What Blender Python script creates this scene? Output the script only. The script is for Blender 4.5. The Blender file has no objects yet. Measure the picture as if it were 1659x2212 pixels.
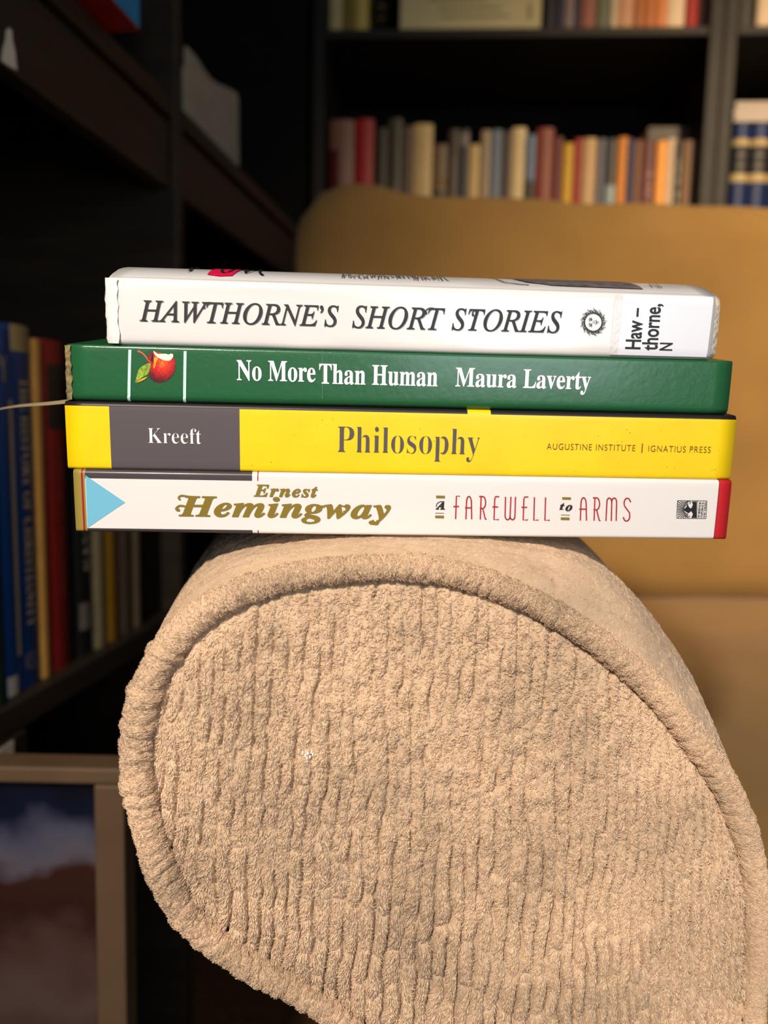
import bpy, bmesh, math, random
import numpy as np
from mathutils import Vector, Matrix

SC = bpy.context.scene
COL = SC.collection
R = math.radians
rnd = random.Random(7)

# ------------------------------------------------------------------ camera
W, H, F = 1659.0, 2212.0, 1600.0
CAMZ = 0.70
PITCH, ROLL = R(6.5), 0.0203
_f = Vector((0, math.cos(PITCH), -math.sin(PITCH)))
_u0 = Vector((0, math.sin(PITCH), math.cos(PITCH)))
_X = Vector((1, 0, 0))
_r = _X * math.cos(ROLL) + _u0 * math.sin(ROLL)
_u = _u0 * math.cos(ROLL) - _X * math.sin(ROLL)
EYE = Vector((0, 0, CAMZ))
cam = bpy.data.cameras.new('camera')
cam.sensor_fit = 'VERTICAL'
cam.sensor_height = 36.0
cam.lens = F / H * 36.0
cam.clip_start = 0.01
cam.dof.use_dof = True
cam.dof.focus_distance = 0.232
cam.dof.aperture_fstop = cam.lens / 3.7
camo = bpy.data.objects.new('camera', cam)
COL.objects.link(camo)
camo.matrix_world = Matrix(((_r.x, _u.x, -_f.x, EYE.x), (_r.y, _u.y, -_f.y, EYE.y), (_r.z, _u.z, -_f.z, EYE.z), (0, 0, 0, 1)))
SC.camera = camo

# ------------------------------------------------------------------ light
SC.view_settings.view_transform = 'Standard'
SC.view_settings.look = 'None'
SC.view_settings.gamma = 1.0
SC.view_settings.exposure = 0.9
SC.cycles.max_bounces = 6
SC.cycles.diffuse_bounces = 3
world = bpy.data.worlds.new('room_ambient')
SC.world = world
world.use_nodes = True
bg = world.node_tree.nodes['Background']
bg.inputs[0].default_value = (0.60, 0.72, 1.0, 1)
bg.inputs[1].default_value = 0.05


def spot(name, loc, target, watt, col, angle, blend, radius):
    l = bpy.data.lights.new(name, 'SPOT')
    l.energy = watt
    l.color = col
    l.spot_size = R(angle)
    l.spot_blend = blend
    l.shadow_soft_size = radius
    o = bpy.data.objects.new(name, l)
    COL.objects.link(o)
    o.location = loc
    o.rotation_euler = (Vector(target) - Vector(loc)).to_track_quat('-Z', 'Y').to_euler()
    return o


spot('reading_lamp_light', (-0.24, -0.48, 1.17), (0.05, 0.25, 0.56), 25.0, (1.0, 0.88, 0.76), 62, 1.0, 0.035)
spot('floor_lamp_light', (0.95, -0.55, 1.75), (0.78, 1.0, 0.80), 120.0, (1.0, 0.74, 0.45), 60, 1.0, 0.10)

wl = bpy.data.lights.new('left_fill_light', 'AREA')  # added fill that brightens the left bookcase, not a window of the room
wl.shape = 'RECTANGLE'
wl.size, wl.size_y = 0.5, 0.7
wl.energy = 3.6
wl.color = (0.85, 0.92, 1.0)
wlo = bpy.data.objects.new('left_fill_light', wl)
COL.objects.link(wlo)
wlo.location = (0.45, -1.2, 0.95)
wlo.rotation_euler = (Vector((-0.2, 0.45, 0.62)) - Vector(wlo.location)).to_track_quat('-Z', 'Y').to_euler()

# ------------------------------------------------------------------ pixel helpers


def ray(px, py):
    return (_f + _r * ((px - W / 2) / F) - _u * ((py - H / 2) / F))


def hit(px, py, p0, n):
    d = ray(px, py)
    t = (p0 - EYE).dot(n) / d.dot(n)
    return EYE + d * t


def at(px, py, Y):
    return hit(px, py, Vector((0, Y, 0)), Vector((0, 1, 0)))


# ------------------------------------------------------------------ materials
MATS = {}


def mat(name, col, rough=0.6, spec=0.4, bump=0.0, bscale=200.0, var=0.0, vscale=30.0, coat=0.0, metal=0.0, sheen=0.0, stretch=(1, 1, 1)):
    if name in MATS:
        return MATS[name]
    m = bpy.data.materials.new(name)
    m.use_nodes = True
    nt = m.node_tree
    b = nt.nodes['Principled BSDF']
    b.inputs['Base Color'].default_value = (*col, 1)
    b.inputs['Roughness'].default_value = rough
    b.inputs['Specular IOR Level'].default_value = spec
    b.inputs['Metallic'].default_value = metal
    if coat:
        b.inputs['Coat Weight'].default_value = coat
        b.inputs['Coat Roughness'].default_value = 0.15
    if sheen:
        b.inputs['Sheen Weight'].default_value = sheen
        b.inputs['Sheen Roughness'].default_value = 0.5
    if bump or var:
        tc = nt.nodes.new('ShaderNodeTexCoord')
        mp = nt.nodes.new('ShaderNodeMapping')
        mp.inputs['Scale'].default_value = stretch
        nt.links.new(tc.outputs['Object'], mp.inputs['Vector'])
    if bump:
        n = nt.nodes.new('ShaderNodeTexNoise')
        n.inputs['Scale'].default_value = bscale
        n.inputs['Detail'].default_value = 5
        nt.links.new(mp.outputs[0], n.inputs['Vector'])
        bp = nt.nodes.new('ShaderNodeBump')
        bp.inputs['Strength'].default_value = bump
        bp.inputs['Distance'].default_value = 0.001
        nt.links.new(n.outputs['Fac'], bp.inputs['Height'])
        nt.links.new(bp.outputs[0], b.inputs['Normal'])
    if var:
        n2 = nt.nodes.new('ShaderNodeTexNoise')
        n2.inputs['Scale'].default_value = vscale
        n2.inputs['Detail'].default_value = 6
        nt.links.new(mp.outputs[0], n2.inputs['Vector'])
        cr = nt.nodes.new('ShaderNodeValToRGB')
        cr.color_ramp.elements[0].position = 0.3
        cr.color_ramp.elements[1].position = 0.7
        cr.color_ramp.elements[0].color = (*[c * (1 - var) for c in col], 1)
        cr.color_ramp.elements[1].color = (*[min(1, c * (1 + var)) for c in col], 1)
        nt.links.new(n2.outputs['Fac'], cr.inputs[0])
        nt.links.new(cr.outputs[0], b.inputs['Base Color'])
    MATS[name] = m
    return m


def srgb(r, g, b):
    f = lambda c: (c / 255 / 12.92) if c <= 10 else ((c / 255 + 0.055) / 1.055) ** 2.4
    return (f(r), f(g), f(b))


# ------------------------------------------------------------------ mesh helpers
def obj(name, me, m=None, parent=None):
    o = bpy.data.objects.new(name, me)
    COL.objects.link(o)
    if parent is not None:
        o.parent = parent
    if m is not None:
        for x in (m if isinstance(m, (list, tuple)) else [m]):
            me.materials.append(x)
    return o


def mesh(name, verts, faces, smooth=False, mi=None):
    me = bpy.data.meshes.new(name)
    me.from_pydata([tuple(v) for v in verts], [], faces)
    if mi is not None:
        me.polygons.foreach_set('material_index', mi)
    if smooth:
        me.polygons.foreach_set('use_smooth', [True] * len(me.polygons))
    me.update()
    return me


def thing(name, label, cat, group=None, mw=None):
    o = bpy.data.objects.new(name, None)
    COL.objects.link(o)
    o.empty_display_size = 0.02
    o['label'] = label
    o['category'] = cat
    if group:
        o['group'] = group
    if mw is not None:
        o.matrix_world = mw
    return o


def tag(o, label, cat, group=None):
    o['label'] = label
    o['category'] = cat
    if group:
        o['group'] = group
    return o


def frame(o, x, y, z):
    return Matrix(((x.x, y.x, z.x, o.x), (x.y, y.y, z.y, o.y), (x.z, y.z, z.z, o.z), (0, 0, 0, 1)))


def boxes(name, bl, bevel=0.0, fn=None):
    """one mesh from [(x0,x1,y0,y1,z0,z1)]"""
    bm = bmesh.new()
    for (x0, x1, y0, y1, z0, z1) in bl:
        r = bmesh.ops.create_cube(bm, size=1)
        for v in r['verts']:
            v.co = Vector((x0 + (v.co.x + .5) * (x1 - x0), y0 + (v.co.y + .5) * (y1 - y0), z0 + (v.co.z + .5) * (z1 - z0)))
    if bevel:
        bmesh.ops.bevel(bm, geom=bm.edges[:], offset=bevel, segments=2, affect='EDGES', profile=0.5)
    if fn:
        for v in bm.verts:
            v.co = fn(v.co)
    me = bpy.data.meshes.new(name)
    bm.to_mesh(me)
    bm.free()
    return me


def poly_mesh(name, polys):
    """filled flat polygons, already in 3D"""
    bm = bmesh.new()
    for p in polys:
        vs = [bm.verts.new(v) for v in p]
        f = bm.faces.new(vs)
    bmesh.ops.triangulate(bm, faces=bm.faces[:], ngon_method='EAR_CLIP')
    bm.normal_update()
    for f in bm.faces:
        if f.normal.y > 0.5:
            f.normal_flip()
    me = bpy.data.meshes.new(name)
    bm.to_mesh(me)
    bm.free()
    return me


def stroke(pts, w0, w1=None, wm=None):
    """2-D ribbon polygon quads along pts; returns list of quads (2D)"""
    w1 = w0 if w1 is None else w1
    n = len(pts)
    L, Rr = [], []
    for i, p in enumerate(pts):
        a = pts[max(0, i - 1)]
        b = pts[min(n - 1, i + 1)]
        dx, dy = b[0] - a[0], b[1] - a[1]
        l = math.hypot(dx, dy) or 1
        t = i / (n - 1)
        w = w0 + (w1 - w0) * t
        if wm is not None:
            w = w + (wm - w) * math.sin(math.pi * t)
        nx, ny = -dy / l * w / 2, dx / l * w / 2
        L.append((p[0] + nx, p[1] + ny))
        Rr.append((p[0] - nx, p[1] - ny))
    return [[L[i], L[i + 1], Rr[i + 1], Rr[i]] for i in range(n - 1)]


def smooth(pts, n=8, closed=False):
    out = []
    N = len(pts)
    rng = range(N) if closed else range(N - 1)
    g = (lambda i: Vector(pts[i % N])) if closed else (lambda i: Vector(pts[min(max(i, 0), N - 1)]))
    for i in rng:
        p0, p1, p2, p3 = g(i - 1), g(i), g(i + 1), g(i + 2)
        for k in range(n):
            t = k / n
            out.append(0.5 * ((2 * p1) + (p2 - p0) * t + (2 * p0 - 5 * p1 + 4 * p2 - p3) * t * t + (3 * p1 - p0 - 3 * p2 + p3) * t ** 3))
    if not closed:
        out.append(g(N - 1))
    return [tuple(v) for v in out]


def disc(cx, cy, rx, ry=None, n=24):
    ry = ry or rx
    return [(cx + rx * math.cos(2 * math.pi * k / n), cy + ry * math.sin(2 * math.pi * k / n)) for k in range(n)]


def glyphs(s, style):
    U = {'italic': (0x1D434, 0x1D44E), 'bold': (0x1D400, 0x1D41A), 'bolditalic': (0x1D468, 0x1D482), 'script': (0x1D4D0, 0x1D4EA), 'plain': None}[style]
    if U is None:
        return s
    out = ''
    for c in s:
        if 'A' <= c <= 'Z':
            out += chr(U[0] + ord(c) - 65)
        elif 'a' <= c <= 'z':
            out += '\u210e' if (style == 'italic' and c == 'h') else chr(U[1] + ord(c) - 97)
        else:
            out += c
    return out


def text_mesh(s, style='plain', offset=0.0, space=1.0, shear=0.0):
    """text outline filled, as (verts 2D np array, faces)"""
    c = bpy.data.curves.new('txt', 'FONT')
    c.body = glyphs(s, style)
    c.size = 1.0
    c.offset = offset
    c.space_character = space
    c.shear = shear
    c.resolution_u = 6
    o = bpy.data.objects.new('txt', c)
    COL.objects.link(o)
    bpy.context.view_layer.update()
    me = bpy.data.meshes.new_from_object(o.evaluated_get(bpy.context.evaluated_depsgraph_get()))
    v = np.array([tuple(x.co)[:2] for x in me.vertices])
    f = [list(p.vertices) for p in me.polygons]
    bpy.data.objects.remove(o)
    bpy.data.curves.remove(c)
    bpy.data.meshes.remove(me)
    return v, f


_TAB = np.random.RandomState(3).rand(512, 512)


def vnoise(x, y, seed=0):
    x = np.asarray(x, float) + seed * 17.31
    y = np.asarray(y, float) + seed * 7.77
    xi = np.floor(x).astype(int)
    yi = np.floor(y).astype(int)
    fx, fy = x - xi, y - yi
    fx = fx * fx * (3 - 2 * fx)
    fy = fy * fy * (3 - 2 * fy)
    g = lambda a, b: _TAB[a & 511, b & 511]
    return (g(xi, yi) * (1 - fx) + g(xi + 1, yi) * fx) * (1 - fy) + (g(xi, yi + 1) * (1 - fx) + g(xi + 1, yi + 1) * fx) * fy


def fbm(x, y, seed=0, o=4):
    s, a, t = 0, 1.0, 0
    for k in range(o):
        s = s + a * vnoise(x * 2 ** k, y * 2 ** k, seed + k * 3)
        t += a
        a *= .5
    return s / t


def hash2(i, j, s=0):
    return _TAB[(np.asarray(i, int) * 37 + s * 101) & 511, (np.asarray(j, int) * 53 + s * 29 + 11) & 511]


# ------------------------------------------------------------------ the setting
Z = Vector((0, 0, 1))
# direction of the left bookcase run, and of the back bookcase
_d = ray(1070, 920)
LD = Vector((_d.x, _d.y, 0)).normalized()
LN = Vector((LD.y, -LD.x, 0))          # out of the left bookcase, into the room
BX = Vector((1, -0.056, 0)).normalized()
BY = Vector((0.056, 1, 0)).normalized()
LA = 0.31                              # distance from the eye to the left bookcase's front
BP = at(700, 300, 1.22)                # a point on the back bookcase's front
BP.z = 0

wood = mat('black_brown_wood', srgb(44, 35, 26), rough=0.5, spec=0.35, bump=0.15, bscale=60, var=0.25, vscale=14, stretch=(1, 1, 6))
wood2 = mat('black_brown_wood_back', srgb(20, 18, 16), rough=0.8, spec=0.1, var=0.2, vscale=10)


def structure(name, me, m):
    o = obj(name, me, m)
    o['kind'] = 'structure'
    return o


carpet = mat('brown_carpet', srgb(98, 70, 44), rough=1.0, spec=0.0, bump=0.6, bscale=400, var=0.3, vscale=90)
structure('floor', boxes('floor', [(-1.2, 2.6, -1.6, 2.2, -0.05, 0.0)]), carpet)
plaster = mat('plaster_wall', srgb(120, 100, 78), rough=0.95, spec=0.1, bump=0.1, bscale=150)
wb0 = BP + BY * 0.33
structure('wall_back', boxes('wall_back', [(-1.0, 2.4, 0, .05, 0, 2.5)], fn=lambda c: wb0 + BX * c.x + BY * c.y + Z * c.z), plaster)
structure('wall_left', boxes('wall_left', [(-1.6, 2.2, 0, .05, 0, 2.5)], fn=lambda c: LD * c.x - LN * (LA + 0.36 + c.y) + Z * c.z), plaster)

# ------------------------------------------------------------------ left bookcase
LH = lambda px, py, a=LA: hit(px, py, LN * (-a), LN)
upB = LH(380, 258).z            # underside of the upper lip
loD = LH(110, 1538).z           # underside of the lower shelf front
apA = LH(200, 272).z            # underside of the upper apron
lz_up_top = upB + 0.017
lz_lo_top = loD + 0.020
s_up = LH(388, 300).dot(LD)     # the upright that shows
s_lo0 = LH(-25, 1600).dot(LD)
s_lo1 = LH(57, 1600).dot(LD)
s_end = (BP - BX * 0.012 + LN * 0).dot(LD)
LF = lambda c: LD * c.x - LN * (LA + c.y) + Z * c.z    # x along the run, y into the case
lb = thing('bookcase', 'black-brown tall bookcase along the side wall beside the armrest', 'bookcase')
T = 0.018


def lpart(name, bl, m=wood):
    return obj(name, boxes(name, bl, 0.0015, fn=LF), m, lb)


s_beg = -0.6
s_fin = s_end + 0.0
lpart('back_panel', [(s_beg, s_fin + .02, .30, .308, 0.02, 2.0)], wood2)
lpart('upright', [(s_up - .0085, s_up + .0085, 0, .30, 0.0, 2.0)])
lpart('upright', [(s_lo0, s_lo1, -.001, .30, 0.0, loD - .0005)])
lpart('upright', [(s_fin - .004, s_fin + .014, 0.002, .30, 0.0, 2.0)], wood2)  # far upright in the darker wood: its shade is put into the colour
lpart('upright', [(s_beg - .018, s_beg, 0.0, .30, 0.0, 2.0)])
for k, (a, b) in enumerate(((s_beg, s_up - .009), (s_up + .009, s_fin - .0045))):
    lpart('shelf', [(a, b, 0.001, .30, upB, lz_up_top)])
    lpart('apron', [(a, b, 0.006, .022, apA, upB - .003)])
    lpart('shelf', [(a, b, 0.001, .30, loD, lz_lo_top)])
    lpart('shelf', [(a, b, 0.001, .30, lz_up_top + .42, lz_up_top + .438)])
paper = mat('white_paper', srgb(215, 205, 185), rough=0.8, spec=0.2, var=0.1, vscale=60)
st = lambda pts, q: [LN * 0 + (LH(x, y, LA - q)) for x, y in pts]


def sticker(name, pts, a, th, label):
    p = [LH(x, y, a) for x, y in pts]
    n = len(p)
    v = p + [q + LN * th for q in p]
    fs = [list(range(n)), list(range(2 * n - 1, n - 1, -1))] + [[i, (i + 1) % n, n + (i + 1) % n, n + i] for i in range(n)]
    o = obj(name, mesh(name, v, fs), paper)
    return tag(o, label, 'sticker')


sticker('paper_sticker', [(3, 132), (6, 105), (12, 85), (13, 66), (18, 60), (24, 66), (26, 90), (31, 112), (35, 152), (18, 143)], LA + .0055, .0006,
        'torn white paper sticker on the upper shelf edge of the side bookcase')
sticker('paper_sticker', [(-6, 1622), (28, 1599), (28, 1628), (-6, 1656)], LA - .0012, .0006,
        'small white sticker on the upright under the blue books')

# ------------------------------------------------------------------ books on shelves
PAGE = mat('book_pages', srgb(205, 180, 135), rough=0.9, spec=0.1, var=0.12, vscale=4000, stretch=(1, 0.02, 0.02))


def cover_mat(col, rough=0.5, spec=0.4):
    key = 'cover_%d_%d_%d' % tuple(int(c) for c in col)
    return mat(key, srgb(*col), rough=rough, spec=spec, bump=0.08, bscale=500, var=0.08, vscale=40)


def shelf_book(mw, th, dep, hgt, col, label, group, cat='book', bands=(), lettering=None, name='book', round_=0.25, hard=True, tilt=0.0, headcap=None):
    """local: x along the shelf (thickness), y into the shelf, z up. bands: (z0,z1,colour,x0,x1 in shares)"""
    if tilt:
        mw = mw @ Matrix.Rotation(tilt, 4, 'Y')
    b = thing(name, label, cat, group, mw)
    ct = min(0.0022 if hard else 0.0006, th * 0.2)
    n = 7
    bul = th * round_ * 0.45
    prof = [(0.0, dep)]
    for k in range(n + 1):
        t = k / n
        prof.append((th * t, bul * (2 * t - 1) ** 2 if True else 0))
    prof.append((th, dep))
    prof = [(x, y) for x, y in prof]
    inn = [(min(max(x, ct), th - ct), y + (ct if 0 < i < len(prof) - 1 else 0)) for i, (x, y) in enumerate(prof)]
    v, f = [], []
    m = len(prof)
    for z in (0, hgt):
        v += [(x, y, z) for x, y in prof] + [(x, y, z) for x, y in inn]
    o2 = 2 * m
    for i in range(m - 1):
        f.append([i, i + 1, o2 + i + 1, o2 + i])
        f.append([m + i + 1, m + i, o2 + m + i, o2 + m + i + 1])
        f.append([i + 1, i, m + i, m + i + 1])
        f.append([o2 + i, o2 + i + 1, o2 + m + i + 1, o2 + m + i])
    for i in (0, m - 1):
        f.append([i, o2 + i, o2 + m + i, m + i])
    obj('cover', mesh('cover', v, f), cover_mat(col), b)
    ins = 0.003 if hard else 0.0004
    obj('page_block', boxes('page_block', [(ct * 1.02, th - ct * 1.02, bul + ct + .0005, dep - ins, ins, hgt - ins)]), PAGE, b)
    for bd in bands:
        z0, z1, c2 = bd[:3]
        x0, x1 = (bd[3], bd[4]) if len(bd) > 3 else (0.0, 1.0)
        nm = bd[5] if len(bd) > 5 else 'spine_band'
        vv, ff = [], []
        K = 6
        for k in range(K + 1):
            t = x0 + (x1 - x0) * k / K
            y = bul * (2 * t - 1) ** 2 - 0.0003
            vv += [(th * t, y, z0 * hgt), (th * t, y, z1 * hgt)]
        for k in range(K):
            ff.append([2 * k, 2 * k + 2, 2 * k + 3, 2 * k + 1])
        obj(nm, mesh(nm, vv, ff), cover_mat(c2), b)
    if lettering:
        for (s, style, z0, z1, x0, x1, c2, up) in lettering:
            tv, tf = text_mesh(s, style)
            mn, mx = tv.min(0), tv.max(0)
            q = (tv - mn) / (mx - mn)
            vv = []
            for a, c in q:
                if up == 0:      # reads down the spine
                    t, zz = x0 + (x1 - x0) * (c), z1 + (z0 - z1) * a
                elif up == 1:    # reads up the spine
                    t, zz = x1 + (x0 - x1) * c, z0 + (z1 - z0) * a
                else:            # upright
                    t, zz = x0 + (x1 - x0) * a, z0 + (z1 - z0) * c
                vv.append((th * t, bul * (2 * t - 1) ** 2 - 0.0006, zz * hgt))
            obj('lettering', mesh('lettering', vv, tf), cover_mat(c2), b)
    return b


# --- left bookcase, lower shelf
QB = LA + 0.012
GL = 'old books on the lower shelf of the side bookcase'


def left_book(px0, px1, ytop, col, label, ref=1150, setback=0.0, **kw):
    a = QB + setback
    s0 = LH(px0, ref, a).dot(LD)
    s1 = LH(px1, ref, a).dot(LD)
    zt = LH(px0 * .5 + px1 * .5, ytop, a).z
    o = LD * s0 - LN * a + Z * lz_lo_top
    return shelf_book(frame(o, LD, -LN, Z), s1 - s0 - .0004, 0.19, zt - lz_lo_top, col, label, GL, **kw)


left_book(-32, 4, 720, (28, 50, 34), 'dark green cloth book beside the worn blue volumes', setback=-.006)
left_book(5, 33, 712, (12, 62, 118), 'bright blue worn book with a white label at the foot of its spine',
          bands=[(0.0, 0.055, (205, 190, 170), 0.05, .95, 'label'), (0.06, 0.93, (150, 125, 100), 0.86, 0.97, 'worn_edge')],
          lettering=[('Y', 'plain', .86, .93, .2, .8, (170, 150, 110), 2)])
left_book(34, 85, 706, (18, 48, 92), 'dark blue worn volume with dull gold lettering down its spine',
          bands=[(0.93, 1.0, (140, 118, 78), .12, .9, 'worn_edge'), (0.1, 0.8, (140, 120, 95), 0.03, 0.12, 'worn_edge')],
          lettering=[('THE HISTORY OF CHRISTIANITY', 'bold', .17, .86, .36, .72, (165, 140, 95), 0), ('KSL', 'plain', .05, .1, .25, .75, (110, 100, 90), 2)])
left_book(86, 103, 735, (190, 138, 66), 'thin ochre book between the dark blue and the red book', hard=False)
left_book(104, 154, 738, (120, 24, 18), 'red cloth book with a black patch on its spine',
          bands=[(.74, .93, (28, 24, 20), .2, .95, 'spine_label')], lettering=[('Readings in the Classics', 'plain', .22, .68, .5, .66, (150, 90, 70), 0)])
left_book(171, 200, 830, (22, 20, 18), 'black book with pale lettering beside the red cloth book',
          bands=[(.10, .20, (110, 98, 88), .02, .98)], lettering=[('ESSAYS', 'bold', .32, .62, .3, .75, (165, 155, 130), 0)], setback=.0)
left_book(202, 230, 850, (150, 136, 100), 'cream book between the black and the yellow book')
left_book(231, 256, 860, (150, 110, 28), 'mustard yellow book next to the cream book')
left_book(258, 290, 880, (92, 78, 62), 'grey-brown book next to the mustard yellow book', hard=False)
left_book(291, 306, 890, (120, 104, 80), 'thin tan book at the end of the lower shelf row', hard=False)

# --- magazine file on the upper shelf
p0 = LH(402, 268, LA + .02)
p1 = LH(516, 350, LA + .02)
ms0, ms1 = p0.dot(LD), p1.dot(LD)
zt = LH(402, 98, LA + .02).z - lz_up_top
zt2 = LH(516, 195, LA + .02).z - lz_up_top
mg = thing('magazine_file', 'pale cardboard magazine file standing on the upper shelf of the side bookcase', 'magazine file', None,
           frame(LD * ms0 - LN * (LA + .02) + Z * lz_up_top, LD, -LN, Z))
ml = ms1 - ms0
card = mat('grey_white_card', srgb(168, 158, 135), rough=0.85, spec=0.2, var=0.12, vscale=40, bump=.1)


def slab(pts, y0, y1):
    n = len(pts)
    v = [(x, y0, z) for x, z in pts] + [(x, y1, z) for x, z in pts]
    return v, [list(range(n)), list(range(2 * n - 1, n - 1, -1))] + [[(i + 1) % n, i, n + i, n + (i + 1) % n] for i in range(n)]


sp = [(0, 0), (ml, 0)] + [(min(max(LH(x, y, LA + .02).dot(LD) - ms0, 0), ml), LH(x, y, LA + .02).z - lz_up_top) for x, y in ((515, 212), (511, 200), (492, 190), (472, 182), (455, 170), (440, 148), (420, 118), (403, 100))]
sp_far = [(x, z * .8) for x, z in sp]
obj('side_panel', mesh('side_panel', *slab(sp, 0, .0025)), card, mg)
obj('side_panel', mesh('side_panel', *slab(sp_far, .085, .0875)), card, mg)
obj('end_panel', boxes('end_panel', [(0, .0025, .0026, .0849, 0, zt * .75)]), card, mg)
obj('front_panel', boxes('front_panel', [(ml - .0025, ml, .0026, .0849, 0, zt2 * .75)]), card, mg)
obj('bottom_panel', boxes('bottom_panel', [(.0026, ml - .0026, .0026, .0849, 0, .002)]), card, mg)

# --- dark storage box with a red and blue boxed set lying on it, upper shelf
a = LA + .012
q0, q1 = LH(120, 60, a).dot(LD), LH(300, 60, a).dot(LD)
zb = LH(300, 64, LA - .02).z
db = thing('storage_box', 'black storage box under the red and blue box on the upper shelf', 'box', None, frame(LD * (q0 - .02) - LN * a + Z * lz_up_top, LD, -LN, Z))
hh = zb - lz_up_top
blk = mat('black_card', srgb(30, 27, 24), rough=0.8, spec=0.2)
obj('body', boxes('body', [(0, q1 - q0 + .02, 0, .2, 0, hh - .03)], .001), blk, db)
obj('lid', boxes('lid', [(-.002, q1 - q0 + .022, -.002, .202, hh - .03, hh - .0005)], .001), blk, db)
rb = thing('gift_box', 'shallow box with a red underside and blue sides overhanging the upper shelf', 'box', None,
           frame(LD * (LH(175, 20, LA - .02).dot(LD)) - LN * (LA - .02) + Z * (zb), LD, -LN, Z))
rl = LH(303, 60, LA - .02).dot(LD) - LH(175, 20, LA - .02).dot(LD)
obj('tray', boxes('tray', [(.0005, rl - .0005, .0005, .21, 0, .0015)], .0003), cover_mat((150, 30, 20)), rb)
obj('lid', boxes('lid', [(0, rl, 0, .211, .0016, .07)], .001), cover_mat((20, 130, 185)), rb)

# --- framed picture leaning by the bookcase
FY = 0.36
c0 = at(250, 1682, FY)
c1 = at(20, 1648, FY)
px_ = Vector((c0.x - c1.x, 0, 0)).length
fx0 = -0.250
fw, fh, bw = c0.x - fx0, c0.z, 0.016
pic = thing('framed_picture', 'cream framed picture of blurred dark blue and russet shapes beside the bookcase', 'picture', None, Matrix.Translation((fx0, FY, 0)) @ Matrix.Rotation(R(-1.2), 4, 'X'))
cream = mat('cream_frame', srgb(92, 70, 48), rough=0.6, var=0.1, vscale=30)
for bl in ([(0, fw, 0, .018, fh - .009, fh)], [(0, fw, 0, .018, 0, .016)], [(0, bw, 0, .018, .0162, fh - .0092)], [(fw - bw, fw, 0, .018, .0162, fh - .0092)]):
    obj('frame_rail', boxes('frame_rail', bl, .0015), cream, pic)
art = bpy.data.materials.new('abstract_print')
art.use_nodes = True
nt = art.node_tree
b = nt.nodes['Principled BSDF']
b.inputs['Roughness'].default_value = .35
tc = nt.nodes.new('ShaderNodeTexCoord')
sx = nt.nodes.new('ShaderNodeSeparateXYZ')
nt.links.new(tc.outputs['Object'], sx.inputs[0])
nz = nt.nodes.new('ShaderNodeTexNoise')
nz.inputs['Scale'].default_value = 22
nz.inputs['Detail'].default_value = 3
nt.links.new(tc.outputs['Object'], nz.inputs['Vector'])
ma = nt.nodes.new('ShaderNodeMath')
ma.operation = 'MULTIPLY_ADD'
ma.inputs[1].default_value = .07
nt.links.new(nz.outputs['Fac'], ma.inputs[0])
nt.links.new(sx.outputs['Z'], ma.inputs[2])
cr = nt.nodes.new('ShaderNodeValToRGB')
els = cr.color_ramp.elements
els[0].position = fh - .14
els[0].color = (*srgb(52, 38, 34), 1)
els[1].position = fh + .03
els[1].color = (*srgb(8, 8, 12), 1)
for ps, c in ((-.10, (104, 82, 76)), (-.075, (90, 62, 56)), (-.06, (62, 36, 30)), (-.03, (70, 38, 30)), (-.022, (112, 104, 116)), (-.006, (92, 92, 112)), (.008, (20, 26, 52))):
    e = els.new(fh + ps)
    e.color = (*[q_ * .6 for q_ in srgb(*c)], 1)
nt.links.new(ma.outputs[0], cr.inputs[0])
nt.links.new(cr.outputs[0], b.inputs['Base Color'])
obj('print', boxes('print', [(bw - .001, fw - bw + .001, .008, .012, .015, fh - .008)]), art, pic)

# ------------------------------------------------------------------ back bookcases
BH = lambda px, py, q=0.0: hit(px, py, BP + BY * q, BY)
bx = lambda p: (p - BP).dot(BX)
zs_bot = BH(1100, 78).z
zs_top = BH(1100, 58).z
x_l = bx(BH(700, 200))
x_r0 = bx(BH(1522, 250))
x_m = bx(BH(1553, 250))
x_r1 = bx(BH(1582, 250))
mid_top = BH(1100, 283, .02).z - 0.205
BF = lambda c: BP + BX * c.x + BY * c.y + Z * c.z
bb = thing('bookcase', 'black-brown bookcase behind the sofa, full of paperbacks in rows', 'bookcase')
bc = thing('bookcase', 'black-brown bookcase holding large navy volumes, beside the paperback shelves', 'bookcase')


wood3 = mat('black_brown_wood_dimmed', srgb(34, 28, 22), rough=0.55, spec=0.3, bump=0.15, bscale=60, var=0.25, vscale=14, stretch=(1, 1, 6))  # darker copy of the bookcase wood, dimming painted in against the floor lamp


def bpart(root, name, bl, m=wood3):
    return obj(name, boxes(name, bl, 0.0015, fn=BF), m, root)


top = 2.0
x_far = x_r1 + 0.62
bpart(bb, 'back_panel', [(x_l - .02, x_m, .262, .27, .02, top)], wood2)
bpart(bb, 'side_panel', [(x_l - .018, x_l, 0, .26, 0, top)])
bpart(bb, 'side_panel', [(x_r0, x_m - .0006, 0, .26, 0, top)])
for z1, z0 in ((zs_top, zs_bot), (mid_top, mid_top - .018), (mid_top - .33, mid_top - .348), (.08, .062), (zs_top + .31, zs_top + .292)):
    bpart(bb, 'shelf', [(x_l + .0005, x_r0 - .0005, .002, .26, z0, z1)])
    bpart(bc, 'shelf', [(x_r1 + .0005, x_far - .0005, .002, .26, z0, z1)])
bpart(bc, 'back_panel', [(x_m + .001, x_far + .018, .262, .27, .02, top)], wood2)
bpart(bc, 'side_panel', [(x_m + .0006, x_r1, 0, .26, 0, top)])
bpart(bc, 'side_panel', [(x_far, x_far + .018, 0, .26, 0, top)])

GM = 'paperbacks and hardbacks in the row above the sofa back'
GU = 'books on the upper shelf of the bookcase behind the sofa'
QS = 0.025


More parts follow.
